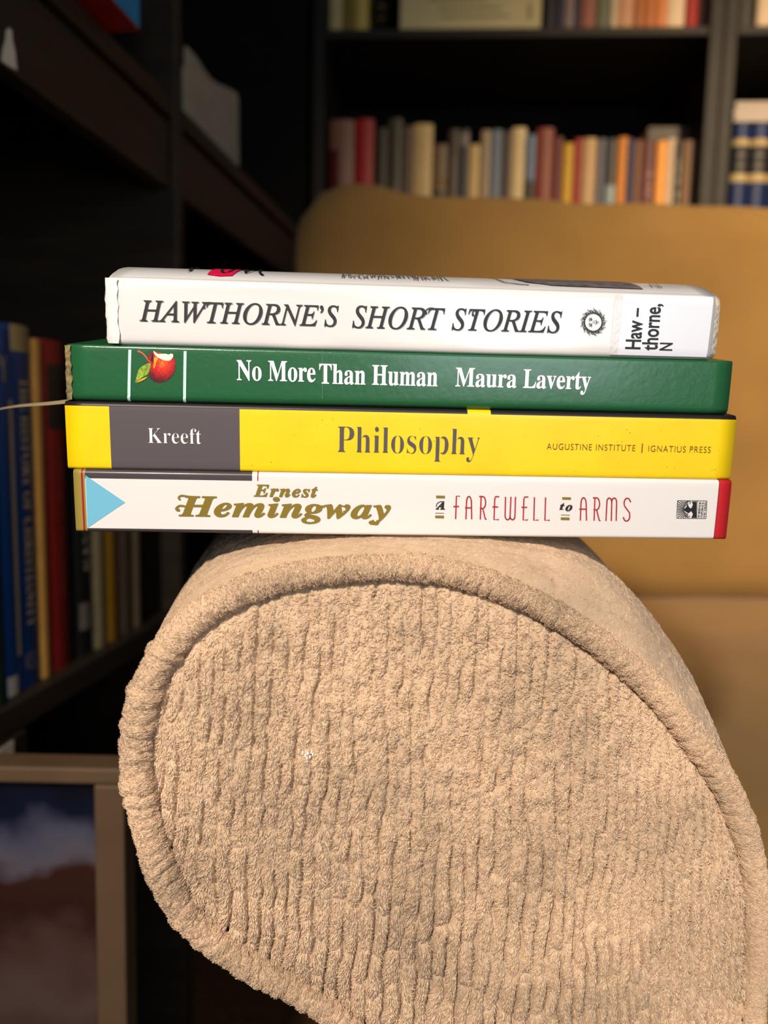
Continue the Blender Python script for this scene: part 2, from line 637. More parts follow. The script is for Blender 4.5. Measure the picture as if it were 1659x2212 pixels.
def back_book(px0, px1, ytop, ypx, col, label, base, group, setback=0.0, hgt=None, **kw):
    q = QS + setback
    a0 = bx(BH(px0, ypx, q))
    a1 = bx(BH(px1, ypx, q))
    h = hgt if hgt else BH((px0 + px1) / 2, ytop, q).z - base
    o = BP + BX * a0 + BY * q + Z * base
    dep = min(kw.pop('dep', 0.13), 0.22)
    return shelf_book(frame(o, BX, BY, Z), a1 - a0 - .0005, dep, h, col, label, group, **kw)


mid = [
    (712, 764, 258, (122, 84, 70), 'pinkish-brown hardback at the start of the row, before the scarlet one', dict(bands=[(.0, .8, (84, 20, 26), 0, .38)])),
    (766, 806, 256, (150, 24, 24), 'scarlet hardback, the brightest of the row, standing second', {}),
    (811, 836, 276, (52, 47, 38), 'dark olive-black book beside the scarlet hardback', {}),
    (838, 868, 255, (62, 56, 44), 'tall charcoal book, the third after the scarlet hardback', dict(bands=[(.3, .55, (84, 72, 54), .3, .8)])),
    (870, 890, 272, (84, 66, 52), 'dim brown-grey book just before the wide cream hardback', dict(bands=[(.4, .5, (36, 30, 26))])),
    (892, 934, 267, (186, 158, 108), 'wide cream hardback without visible markings', {}),
    (936, 966, 312, (60, 56, 50), 'short dark book with a tan band, beside the wide cream hardback', dict(bands=[(.62, 1.0, (108, 86, 58)), (.66, .72, (176, 136, 70))])),
    (968, 991, 279, (64, 52, 42), 'dark brown book with pale specks on its spine', dict(bands=[(.3, .8, (92, 76, 62), .35, .7)])),
    (993, 1012, 279, (44, 48, 52), 'blue-black book just before the short ivory paperback', dict(bands=[(.88, .97, (120, 112, 104))])),
    (1013, 1036, 312, (190, 160, 104), 'short ivory paperback with a bright spine', dict(hard=False)),
    (1038, 1059, 281, (148, 128, 100), 'stone-coloured paperback just after the short ivory one', dict(hard=False)),
    (1060, 1083, 280, (94, 108, 124), 'dusty blue paperback next to the stone-coloured one', dict(hard=False)),
    (1085, 1104, 283, (66, 48, 36), 'dark brown paperback next to the dusty blue one', dict(hard=False)),
    (1105, 1135, 275, (200, 176, 128), 'ivory hardback in the middle of the row, taller than its neighbours', {}),
    (1137, 1156, 291, (98, 114, 140), 'narrow book with a blue upper half and a black lower half', dict(bands=[(0, .66, (44, 40, 34))])),
    (1158, 1195, 276, (124, 56, 40), 'wide brick-red hardback between a black and a maroon book', {}),
    (1197, 1215, 296, (100, 30, 30), 'maroon paperback with a white foot', dict(bands=[(0, .48, (190, 166, 124))], hard=False)),
    (1217, 1238, 309, (196, 152, 10), 'golden yellow paperback, the only yellow one of the row', dict(hard=False)),
    (1240, 1256, 299, (150, 26, 14), 'narrow red paperback right beside the golden yellow one', dict(hard=False)),
    (1258, 1288, 298, (186, 150, 104), 'wide sand-coloured paperback after the narrow red one', dict(hard=False)),
    (1290, 1309, 300, (92, 92, 104), 'slate-blue paperback after the wide sand-coloured one', dict(hard=False)),
    (1311, 1332, 300, (64, 60, 56), 'paperback with a black top and pale blue lower half', dict(bands=[(0, .64, (140, 160, 160))], hard=False)),
    (1334, 1355, 296, (206, 126, 28), 'deep orange paperback beside a narrow navy one', dict(hard=False)),
    (1356, 1369, 300, (44, 46, 88), 'narrow navy paperback beside the deep orange one', dict(hard=False)),
    (1370, 1387, 303, (112, 66, 34), 'brown paperback with a pale pink foot', dict(bands=[(0, .44, (216, 158, 116))], hard=False)),
    (1388, 1416, 304, (92, 38, 36), 'maroon paperback with pink lettering down its spine', dict(hard=False, lettering=[('LAUTERBUR', 'bold', .06, .76, .38, .82, (186, 130, 116), 0)])),
    (1418, 1440, 304, (240, 160, 62), 'bright amber paperback, the lightest orange of the row', dict(hard=False)),
    (1441, 1458, 299, (206, 180, 150), 'off-white paperback beside the bright amber one', dict(hard=False)),
    (1459, 1474, 303, (46, 40, 32), 'narrow black paperback with white marks on its spine', dict(hard=False, lettering=[('SOLO', 'bold', .2, .85, .25, .7, (180, 168, 140), 0)])),
    (1476, 1514, 303, (140, 104, 72), 'wide tan hardback at the end of the row by the upright', {}),
]
for i, (x0, x1, yt, c, lab, kw) in enumerate(mid):
    back_book(x0, x1, yt, 370, c, lab, mid_top, GM, setback=rnd.uniform(-.004, .004), **kw)
# a dark book lying on the row
o = BF(Vector((bx(BH(1405, 280, .05)), .06, BH(1460, 296, QS).z + .0085)))
lay = shelf_book(frame(o + BX * .075, BY, -BX, Z) @ Matrix.Identity(4), .1, .075, .02, (58, 42, 32), 'dark brown book lying flat on top of the amber and tan books', None, hard=False, round_=0)

up = [
    (712, 740, (196, 176, 120), 'ivory book on the upper shelf, first beside the yellow ones', {}),
    (741, 766, (130, 108, 34), 'dull olive-yellow book between the ivory and the pale yellow one', {}),
    (767, 795, (206, 180, 88), 'pale yellow book next to the small dark ornament', {}),
    (1176, 1200, (26, 24, 30), 'black book beside the pale boxed document', {}),
    (1201, 1218, (32, 30, 52), 'ink-blue book next to the black one on the upper shelf', {}),
    (1219, 1241, (130, 110, 104), 'grey-mauve book on the upper shelf', {}),
    (1242, 1254, (40, 38, 62), 'narrow indigo book between the grey-mauve and the rose-brown one', {}),
    (1255, 1287, (148, 88, 70), 'rose-brown hardback on the upper shelf', {}),
    (1288, 1318, (104, 104, 80), 'sage green book on the upper shelf', {}),
    (1320, 1334, (208, 186, 150), 'narrow white book next to the sage green one', {}),
    (1335, 1372, (206, 150, 112), 'wide peach-coloured book on the upper shelf', {}),
    (1373, 1392, (186, 110, 56), 'light brown book right after the wide peach-coloured one', {}),
    (1393, 1418, (196, 112, 54), 'orange-brown book in the upper row', {}),
    (1419, 1441, (226, 136, 74), 'bright tangerine book in the upper row', {}),
    (1442, 1480, (240, 210, 170), 'wide cream book between the tangerine and the red one', {}),
    (1482, 1508, (170, 28, 20), 'cherry red book in the upper row', {}),
    (1510, 1534, (130, 100, 84), 'taupe book at the end of the upper row by the upright', {}),
]
for i, (x0, x1, c, lab, kw) in enumerate(up):
    x1 = min(x1, 1529)
    back_book(x0, x1, 0, 40, c, lab, zs_top, GU, setback=rnd.uniform(-.003, .003), hgt=rnd.uniform(.18, .23), **kw)

# pale boxed document on the upper shelf (a white slip-case seen flat)
a0, a1 = bx(BH(863, 30, .03)), bx(BH(1171, 30, .03))
doc = thing('document_box', 'wide pale document box with faint printed lines on the upper shelf', 'box', None, frame(BP + BX * a0 + BY * .03 + Z * (zs_top), BX, BY, Z))
dw = a1 - a0
cw = mat('pale_cream_card', srgb(206, 190, 140), rough=.8, spec=.2, var=.05, vscale=20)
obj('base', boxes('base', [(0, dw, 0, .14, 0, .010)], .001), blk, doc)
obj('body', boxes('body', [(.001, dw - .001, .001, .139, .0102, .15)], .001), cw, doc)
ink = mat('faded_ink', srgb(150, 136, 100), rough=.8)
for k, (za, zb_, xa, xb) in enumerate(((.042, .045, .27, .72), (.030, .033, .3, .78), (.055, .058, .2, .6), (.07, .074, .25, .75), (.026, .05, .9, .93))):
    obj('printed_line', boxes('printed_line', [(dw * xa, dw * xb, .0004, .0009, za, zb_)]), ink, doc)

# small dark ornament with brass rings
orn = thing('ornament', 'small black ornament with brass rings between the yellow book and the document box', 'ornament', None,
            Matrix.Translation(BP + BX * bx(BH(822, 40, .05)) + BY * .05 + Z * zs_top))
brass = mat('dull_brass', srgb(150, 120, 60), rough=.3, metal=1.0)


def lathe(name, prof, n=20):
    v, f = [], []
    for r_, z_ in prof:
        v += [(r_ * math.cos(2 * math.pi * k / n), r_ * math.sin(2 * math.pi * k / n), z_) for k in range(n)]
    for i in range(len(prof) - 1):
        for k in range(n):
            f.append([i * n + k, i * n + (k + 1) % n, (i + 1) * n + (k + 1) % n, (i + 1) * n + k])
    f.append(list(range(n))[::-1])
    f.append([(len(prof) - 1) * n + k for k in range(n)])
    return mesh(name, v, f, True)


obj('body', lathe('body', [(.014, 0), (.014, .008), (.007, .014), (.006, .03), (.013, .045), (.014, .06), (.008, .075), (.005, .1)]), blk, orn)
for z_, r_ in ((.004, .0145), (.034, .0105), (.05, .0145)):
    obj('ring', lathe('ring', [(r_ - .0008, z_ - .0012), (r_ + .0008, z_ - .0008), (r_ + .001, z_ + .0008), (r_ - .0008, z_ + .0012)]), brass, orn)

# right hand bay: navy volumes with gold bands, papers on top
nav = []
gold = (190, 165, 110)
bands = [(.60, .655, gold), (.845, .89, gold), (.66, .84, (34, 34, 40)), (.70, .72, (110, 100, 84), .2, .8), (.77, .79, (110, 100, 84), .2, .8), (.33, .35, (110, 108, 84), .15, .85)]
for (x0, x1, lab) in ((1584, 1620, 'navy leather volume with gold bands, next to the upright'), (1622, 1662, 'navy leather volume with gold bands, second from the upright'), (1664, 1704, 'navy leather volume with gold bands, third from the upright')):
    back_book(x0, x1, 264, 340, (24, 44, 92), lab, mid_top, 'navy leather volumes', bands=bands, round_=.5, dep=.17)
zz = BH(1640, 264, QS).z
pp = thing('paper_stack', 'stack of white papers lying on the navy volumes', 'papers', None, frame(BP + BX * bx(BH(1586, 240, .02)) + BY * .02 + Z * (zz + .0005), BX, BY, Z))
for k in range(5):
    obj('sheet', boxes('sheet', [(rnd.uniform(0, .003), .12 + rnd.uniform(0, .004), rnd.uniform(0, .004), .18, k * .0056, k * .0056 + .0054)], .0006), mat('papers_white', srgb(206, 190, 176), rough=.8), pp)
for (x0, x1, c, lab) in ((1592, 1634, (40, 32, 26), 'dark brown book above the navy volumes'), (1636, 1670, (226, 196, 160), 'cream book above the navy volumes'), (1672, 1700, (90, 60, 40), 'brown book above the navy volumes, past the cream one')):
    back_book(x0, x1, 0, 40, c, lab, zs_top, GU, hgt=.21)

# ------------------------------------------------------------------ sofa
ARM_G = ray(763, 650).normalized()
yaw = R(2.8)
AE1 = Vector((math.cos(yaw), math.sin(yaw), 0))
AEH = Vector((-math.sin(yaw), math.cos(yaw), 0))
AP = at(850, 1250, 0.2150)
PH = lambda px, py, t=0.0: hit(px, py, AP + AEH * t, AEH)
A2 = lambda p: ((p - AP).dot(AE1), (p - AP).z)

sofa = thing('sofa', 'beige chenille sofa with a rolled armrest carrying the pile of four books', 'sofa')

# seam contour (where the flat front panel meets the piping), pixel keys; piping radius px; roll contour at 30 mm behind
keys = [  # seam px, piping radius (px), roll px (plane 30 mm back)
    ((905, 2640), 24, (900, 2560)),
    ((872, 2380), 24, (880, 2370)),
    ((822, 2260), 24, (850, 2280)),
    ((745, 2178), 25, (770, 2180)),
    ((655, 2118), 25, (680, 2115)),
    ((545, 2055), 27, (570, 2050)),
    ((438, 1972), 29, (460, 1965)),
    ((385, 1885), 30, (398, 1880)),
    ((350, 1780), 31, (362, 1770)),
    ((328, 1670), 31, (335, 1660)),
    ((329, 1575), 31, (318, 1560)),
    ((352, 1480), 31, (312, 1462)),
    ((398, 1400), 30, (335, 1380)),
    ((460, 1338), 28, (380, 1305)),
    ((545, 1293), 26, (445, 1232)),
    ((640, 1266), 26, (545, 1185)),
    ((740, 1252), 26, (680, 1160)),
    ((850, 1246), 26, (840, 1149)),
    ((960, 1256), 26, (990, 1152)),
    ((1080, 1293), 26, (1130, 1168)),
    ((1180, 1342), 27, (1245, 1198)),
    ((1280, 1408), 28, (1335, 1255)),
    ((1375, 1490), 29, (1412, 1335)),
    ((1462, 1590), 29, (1480, 1440)),
    ((1532, 1690), 29, (1538, 1570)),
    ((1578, 1790), 28, (1580, 1700)),
    ((1607, 1910), 26, (1602, 1830)),
    ((1612, 2050), 24, (1610, 1990)),
    ((1606, 2240), 22, (1606, 2200)),
    ((1600, 2640), 22, (1600, 2560)),
]
seam3 = [PH(*k[0]) for k in keys]
roll3 = [PH(k[2][0], k[2][1], .030) for k in keys]
prad = [k[1] * 0.215 / F for k in keys]
NS = 24
SEAM = [Vector(v) for v in smooth([tuple(p) for p in seam3], NS)]
ROLL_ = [Vector(v) for v in smooth([tuple(p) for p in roll3], NS)]
PR = [v[0] for v in smooth([(p, 0, 0) for p in prad], NS)]
NP = len(SEAM)
s2 = np.array([A2(p) for p in SEAM])
tang = np.gradient(s2, axis=0)
tang /= np.linalg.norm(tang, axis=1)[:, None]
outw = np.stack([-tang[:, 1], tang[:, 0]], 1)      # outward normal in the panel plane

AE1n, AEHn, APn = np.array(AE1), np.array(AEH), np.array(AP)
GN = np.array(ARM_G)


def to3(u, w, f):
    """panel coords -> world; f = towards the viewer"""
    return APn + np.outer(u, AE1n) + np.outer(w, np.array((0, 0, 1.0))) - np.outer(f, AEHn)


def np_mesh(name, V, Fq, smooth_=True):
    me = bpy.data.meshes.new(name)
    me.vertices.add(len(V))
    me.vertices.foreach_set('co', np.asarray(V, np.float32).ravel())
    n = len(Fq)
    me.loops.add(n * 4)
    me.loops.foreach_set('vertex_index', np.asarray(Fq, np.int32).ravel())
    me.polygons.add(n)
    me.polygons.foreach_set('loop_start', np.arange(n, dtype=np.int32) * 4)
    me.polygons.foreach_set('loop_total', np.full(n, 4, np.int32))
    me.update(calc_edges=True)
    if smooth_:
        me.polygons.foreach_set('use_smooth', np.ones(n, bool))
    me.validate()
    return me


def chenille(name, col, var):
    m = bpy.data.materials.new(name)
    m.use_nodes = True
    nt = m.node_tree
    b = nt.nodes['Principled BSDF']
    b.inputs['Roughness'].default_value = .85
    b.inputs['Specular IOR Level'].default_value = .15
    b.inputs['Sheen Weight'].default_value = .12
    b.inputs['Sheen Roughness'].default_value = .4
    tc = nt.nodes.new('ShaderNodeTexCoord')
    n = nt.nodes.new('ShaderNodeTexNoise')
    n.inputs['Scale'].default_value = 28
    n.inputs['Detail'].default_value = 4
    nt.links.new(tc.outputs['Object'], n.inputs['Vector'])
    hi = nt.nodes.new('ShaderNodeHairInfo')
    mx = nt.nodes.new('ShaderNodeMath')
    mx.operation = 'MULTIPLY_ADD'
    mx.inputs[1].default_value = .45
    nt.links.new(hi.outputs['Random'], mx.inputs[0])
    nt.links.new(n.outputs['Fac'], mx.inputs[2])
    cr = nt.nodes.new('ShaderNodeValToRGB')
    cr.color_ramp.elements[0].position = .35
    cr.color_ramp.elements[1].position = .95
    cr.color_ramp.elements[0].color = (*[c * (1 - var) for c in col], 1)
    cr.color_ramp.elements[1].color = (*[min(1, c * (1 + var)) for c in col], 1)
    nt.links.new(mx.outputs[0], cr.inputs[0])
    nt.links.new(cr.outputs[0], b.inputs['Base Color'])
    return m


CH = srgb(202, 174, 144)
m_ch = chenille('beige_chenille', CH, .18)
m_fib = chenille('beige_chenille_fibre', [c * 1.05 for c in CH], .42)


def fibres(name, P, parent, rad):
    """P: N x K x 3 points"""
    N, K = P.shape[:2]
    hc = bpy.data.hair_curves.new(name)
    hc.add_curves([K] * N)
    hc.attributes['position'].data.foreach_set('vector', P.astype(np.float32).ravel())
    ra = hc.attributes.get('radius') or hc.attributes.new('radius', 'FLOAT', 'POINT')
    taper = np.linspace(1.0, .45, K)
    ra.data.foreach_set('value', (rad[:, None] * taper[None, :]).astype(np.float32).ravel())
    hc.materials.append(m_fib)
    o = bpy.data.objects.new(name, hc)
    COL.objects.link(o)
    o.parent = parent
    o['kind'] = 'stuff'
    return o


# --- armrest roll (the cover round the arm)
ts = list(np.linspace(0, .0292, 30)) + list(np.linspace(.03, .075, 52)) + [.1, .15, .22, .3, .4, .5, .6, .66]
ro = np.array([list(v) for v in ROLL_])
sm = np.array([list(v) for v in SEAM])
prn = np.array(PR)
out3 = np.outer(outw[:, 0], AE1n) + np.outer(outw[:, 1], (0, 0, 1.0))
arc = np.concatenate([[0], np.cumsum(np.linalg.norm(np.diff(ro, axis=0), axis=1))])
V = []
for t in ts:
    if t < .03:
        e = math.sin(min(1, t / .03) * math.pi / 2)
        base = sm + AEHn * t * .999
        tgt = ro - GN * ((.03 - t) / GN.dot(AEHn))
        p = base * (1 - e) + tgt * e + out3 * (prn * .55 * math.sin(math.pi * (1 - t / .03)) * (1 - t / .03))[:, None]
    else:
        p = ro + GN * ((t - .03) / GN.dot(AEHn))
    if t <= .1:
        h = (fbm(arc / .022, np.full(NP, t / .0022), 5, 3) - .5) * .0011 + (vnoise(arc / .003, np.full(NP, t / .0016), 9) - .5) * .0005
        cn = vnoise(arc / .016 + t * 40, np.full(NP, t / .0021) + (vnoise(arc / .012, np.full(NP, t / .02), 15) - .5) * 2, 14)
        h = h - .0009 * np.clip(1 - np.abs(2 * cn - 1) * 3.4, 0, 1) ** 1.5 * (vnoise(arc / .011, np.full(NP, t / .004), 16) > .4) * min(1, t / .004)
        p = p + out3 * h[:, None]
    V.append(p)
V = np.concatenate(V)
nT = len(ts)
Fq = [[j * NP + i, j * NP + i + 1, (j + 1) * NP + i + 1, (j + 1) * NP + i] for j in range(nT - 1) for i in range(NP - 1)]
armrest = obj('armrest', np_mesh('armrest', V, Fq), m_ch, sofa)

# --- front panel
def inside(u, w):
    res = np.zeros(u.shape, bool)
    x, y = s2[:, 0], s2[:, 1]
    n = len(x)
    j = n - 1
    for i in range(n):
        c = ((y[i] > w) != (y[j] > w)) & (u < (x[j] - x[i]) * (w - y[i]) / (y[j] - y[i] + 1e-12) + x[i])
        res ^= c
        j = i
    return res


def edge_dist(u, w):
    d = np.full(u.shape, 1.0)
    for i in range(0, NP, 4):
        d = np.minimum(d, (u - s2[i, 0]) ** 2 + (w - s2[i, 1]) ** 2)
    return np.sqrt(d)


uL, uR = s2[:, 0].min(), s2[:, 0].max()
wT = s2[:, 1].max()
wB = A2(PH(900, 2330))[1]


def panel_h(u, w):
    """height field of the chenille on the panel, plus rib share and angle seeds"""
    k = (u - uL) / (uR - uL)
    kv = (wT - w) / (wT - wB)
    lean = .10 * np.clip(.7 - k, 0, 1) * (w - wT) - .05 * np.clip(k - .7, 0, 1) * (w - wT)
    wob = (fbm(u / .016, w / .022, 1, 3) - .5) * .0040 + (vnoise(u / .0045, w / .0055, 8) - .5) * .0013
    uu = u - lean + wob
    per = .0042
    kk = (uu - uL) / (uR - uL)
    ph = (uu - uL) / per + np.where(kk > .62, (kk - .62) ** 2 * 46, 0)
    i = np.floor(ph)
    f = ph - i
    ls = .0150 - .004 * np.clip(kk - .6, 0, 1)
    jj = w / ls + hash2(i, i * 0 + 5) * 9 + (vnoise(u / .004, w / .01, 4) - .5) * .5
    j = np.floor(jj)
    g = jj - j
    a = hash2(i, j, 1)
    rib = 1 - np.abs(2 * f - 1) ** 2.2
    lump = 1 - np.abs(2 * g - 1) ** 3
    mat_ = np.clip(1.35 - 1.6 * kv, 0, 1) * np.clip(1.2 - np.abs(k - .48) * 1.3, .35, 1)    # worn, matted at the top
    mat_ = np.clip(mat_ + (fbm(u / .03, w / .03, 12, 3) - .5) * .5, 0, 1)
    worn = (fbm(u / .0026, w / .0040, 21, 4) - .3) * 1.5
    h = (1 - mat_) * (rib ** .5) * (.35 + .65 * lump * (.3 + .7 * a)) + mat_ * (.72 * worn + .28 * (rib ** .5) * (.3 + .7 * hash2(i, np.floor(jj / 2.7), 7)))
    e_f = (.5 - np.abs(f - .5)) * per - .0005 * (1 - mat_) * (1 - lump) * hash2(i, j, 9)
    crack = np.exp(-(e_f / .00042) ** 2) * np.clip((vnoise(np.floor(ph + .5) * 5.3, w / .007, 33) - .32 - .22 * mat_) * 6, 0, 1)
    e_g = (.5 - np.abs(g - .5)) * ls
    crack = np.maximum(crack, np.exp(-(e_g / .0005) ** 2) * (1 - mat_) * .3 * (a > .45))
    h = h - crack * .55
    rib = rib * (1 - .85 * crack)
    amp = .0025 * np.where(kk > .72, .75, 1)
    return h * amp + (vnoise(u / .0011, w / .0016, 31) - .5) * .0002, rib, a, f, mat_


def bulge(u, w):
    d = edge_dist(u, w)
    return .0034 * (1 - np.exp(-d / .009)) - .0010 * np.exp(-(d / .002) ** 2) + .004 * (1 - np.exp(-d / .03)) + .0004


st_ = .00036
gu = np.arange(uL - .001, uR + .001, st_)
gw = np.arange(wB, wT + .001, st_)
U, Wg = np.meshgrid(gu, gw)
hgt, *_ = panel_h(U, Wg)
sh = U.shape
u1, w1 = U.ravel(), Wg.ravel()
ins = inside(u1, w1)
bl = np.zeros(len(u1))
bl[ins] = bulge(u1[ins], w1[ins])
fV = to3(u1, w1, bl + hgt.ravel() - .0012)
idx = np.arange(len(u1)).reshape(sh)
q = np.stack([idx[:-1, :-1], idx[:-1, 1:], idx[1:, 1:], idx[1:, :-1]], -1).reshape(-1, 4)
q = q[ins[q].all(1)]
used = np.unique(q)
remap = np.zeros(len(u1), int)
remap[used] = np.arange(len(used))
panel = obj('front_panel', np_mesh('front_panel', fV[used], remap[q]), m_ch, armrest)

rs = np.random.RandomState(11)
# fibres of the pile on the panel
N = 230000
u = rs.uniform(uL, uR, N)
w = rs.uniform(wB, wT, N)
k = inside(u, w)
u, w = u[k], w[k]
h0, rib, a, f, mt = panel_h(u, w)
keep = rs.rand(len(u)) < (.06 + .94 * np.clip(rib, 0, 1)) * .75
u, w, h0, rib, a, f, mt = [x[keep] for x in (u, w, h0, rib, a, f, mt)]
N = len(u)
e = .0004
hx = (panel_h(u + e, w)[0] - panel_h(u - e, w)[0]) / (2 * e)
hz = (panel_h(u, w + e)[0] - panel_h(u, w - e)[0]) / (2 * e)
b0 = bulge(u, w)
ang = -math.pi / 2 + (f - .5) * 1.3 * (1 - mt) + (a - .5) * .8 + rs.normal(0, .22, N) + mt * rs.normal(0, 1.0, N) + (fbm(u / .006, w / .006, 41, 2) - .5) * 1.4
ln = .00165 * (1 - .25 * mt) * rs.uniform(.6, 1.25, N)
curl = rs.normal(0, .35, N) + mt * rs.normal(0, .8, N)
lift = rs.uniform(.00012, .0008, N)
K = 5
P = np.zeros((N, K, 3))
uu, ww = u.copy(), w.copy()
for kx in range(K):
    tt = kx / (K - 1)
    off = hx * (uu - u) + hz * (ww - w)
    off = np.clip(off, -.0016, .0010)
    P[:, kx] = to3(uu, ww, b0 + h0 + off + lift * math.sin(math.pi * (.15 + tt * .75)) - .0012 - .0001)
    an = ang + curl * tt
    uu = uu + np.cos(an) * ln / (K - 1)
    ww = ww + np.sin(an) * ln / (K - 1)
fibres('chenille_pile', P, armrest, rs.uniform(.00008, .00016, N))

# --- piping
NA = 26
pc2 = s2 + outw * prn[:, None] * .92
pl = np.concatenate([[0], np.cumsum(np.linalg.norm(np.diff(pc2, axis=0), axis=1))])
i0 = int(NS * .6)
i1 = NP - int(NS * .6)
ii = np.arange(i0, i1)
# denser path
LS = np.arange(pl[i0], pl[i1 - 1], .00045)
pu = np.interp(LS, pl, pc2[:, 0])
pw = np.interp(LS, pl, pc2[:, 1])
ou = np.interp(LS, pl, outw[:, 0])
ow = np.interp(LS, pl, outw[:, 1])
pr = np.interp(LS, pl, prn)
fwd = 0.0012


def pipe_pt(l_, th):
    """world points on the piping surface; th=0 outward, 90deg = towards viewer"""
    xu = np.interp(l_, pl, pc2[:, 0])
    xw = np.interp(l_, pl, pc2[:, 1])
    a_u = np.interp(l_, pl, outw[:, 0])
    a_w = np.interp(l_, pl, outw[:, 1])
    r_ = np.interp(l_, pl, prn)
    frac = (l_ - pl[0]) / (pl[-1] - pl[0])
    chunk = np.clip(1.25 - 1.5 * np.abs(frac - .30), .25, 1)
    ring = l_ / .0046 + (vnoise(th / 1.0, l_ / .008, 51) - .5) * 1.2
    g = ring - np.floor(ring)
    rr = r_ * (1 + chunk * (.17 * (1 - np.abs(2 * g - 1) ** 2.4) * (.4 + 1.2 * hash2(np.floor(ring), np.floor(ring) * 0, 3)) - .09) + (vnoise(l_ / .0012, th / .35, 55) - .5) * .12)
    n_ = np.outer(a_u * np.cos(th), AE1n) + np.outer(a_w * np.cos(th), (0, 0, 1.0)) - np.outer(np.sin(th), AEHn)
    return to3(xu, xw, np.full(len(l_), fwd)) + n_ * rr[:, None], n_, chunk


tg = np.linspace(0, 2 * math.pi, NA, endpoint=False)
LL, TT = np.meshgrid(LS, tg, indexing='ij')
pv, _, _ = pipe_pt(LL.ravel(), TT.ravel())
nl = len(LS)
ix = np.arange(nl * NA).reshape(nl, NA)
ixr = np.roll(ix, -1, axis=1)
q = np.stack([ix[:-1], ixr[:-1], ixr[1:], ix[1:]], -1).reshape(-1, 4)
piping = obj('piping', np_mesh('piping', pv, q), m_ch, armrest)
N = 90000
l_ = rs.uniform(LS[0] + .002, LS[-1] - .002, N)
th = rs.uniform(-.9, math.pi + .3, N)
_, _, chunk = pipe_pt(l_, th)
dirn = np.where(rs.rand(N) < .5, 1, -1)
ang = rs.normal(0, .55, N)
ln = rs.uniform(.0010, .0021, N) * (.55 + .45 * chunk)
rloc = np.interp(l_, pl, prn)
P = np.zeros((N, 4, 3))
lift = rs.uniform(.0, .0009, N) * (.4 + .6 * chunk)
for kx in range(4):
    tt = kx / 3
    p_, n_, _ = pipe_pt(l_ + np.sin(ang + tt * rs.normal(0, .2)) * ln * tt * .8, th + dirn * np.cos(ang) * ln * tt / rloc)
    P[:, kx] = p_ + n_ * (lift * tt ** 1.2 + .00003)[:, None]
fibres('piping_pile', P, armrest, rs.uniform(.00007, .00014, N))

# --- short nap on the roll just behind the piping
tarr = np.array(ts)
Vr = V.reshape(nT, NP, 3)


def roll_pt(fi, t):
    j = np.clip(np.searchsorted(tarr, t) - 1, 0, nT - 2)
    ft = ((t - tarr[j]) / (tarr[j + 1] - tarr[j]))[:, None]
    i = np.clip(np.floor(fi).astype(int), 0, NP - 2)
    fr = (fi - i)[:, None]
    g = lambda jj, ii_: Vr[jj, ii_]
    return (g(j, i) * (1 - fr) + g(j, i + 1) * fr) * (1 - ft) + (g(j + 1, i) * (1 - fr) + g(j + 1, i + 1) * fr) * ft


N = 34000
fi = rs.uniform(NS * 9, NS * 26.5, N)
t = .004 + rs.rand(N) ** 1.3 * .085
d = rs.uniform(.8, 3.0, N) * np.where(rs.rand(N) < .75, 1, -1)
dt = rs.normal(0, .0007, N)
oi = out3[np.clip(fi.astype(int), 0, NP - 1)]
P = np.zeros((N, 4, 3))
lift = rs.uniform(0.00001, .00018, N)
for kx in range(4):
    tt = kx / 3
    P[:, kx] = roll_pt(np.clip(fi + d * tt * .45, 0, NP - 1.01), t + dt * tt) + oi * (lift * math.sin(math.pi * (.1 + .7 * tt)))[:, None]
fibres('roll_nap', P, armrest, rs.uniform(.00004, .00008, N))

# white fleck on the panel
fl = mat('white_fleck', srgb(245, 243, 240), rough=.6)
v, fs = [], []
for (x, y) in ((657, 1602), (663, 1608), (668, 1604), (672, 1612), (675, 1604), (666, 1613), (678, 1608)):
    c2 = np.array(A2(PH(x, y)))
    bb_ = bulge(c2[:1], c2[1:])[0] + panel_h(c2[:1], c2[1:])[0][0] - .0002
    n0 = len(v)
    for kx in range(5):
        an = kx * 2 * math.pi / 5 + x
        v.append(to3(c2[:1] + .0003 * math.cos(an), c2[1:] + .0006 * math.sin(an), np.array([bb_ - .0003]))[0])
    v.append(to3(c2[:1], c2[1:], np.array([bb_ + .0003]))[0])
    fs += [[n0 + kx, n0 + (kx + 1) % 5, n0 + 5] for kx in range(5)]
fo = obj('fleck', mesh('fleck', v, fs, True), fl, armrest)
fo['label'] = 'white fleck stuck in the pile'

# --- cushions and sofa base
canvas = mat('tan_canvas', srgb(142, 110, 62), rough=.9, spec=.1, bump=.25, bscale=700, var=.10, vscale=9, sheen=.1)
CY = 0.86
cl, cr_ = at(630, 560, CY).x, 0.66
seat_z = at(1500, 1283, CY).z


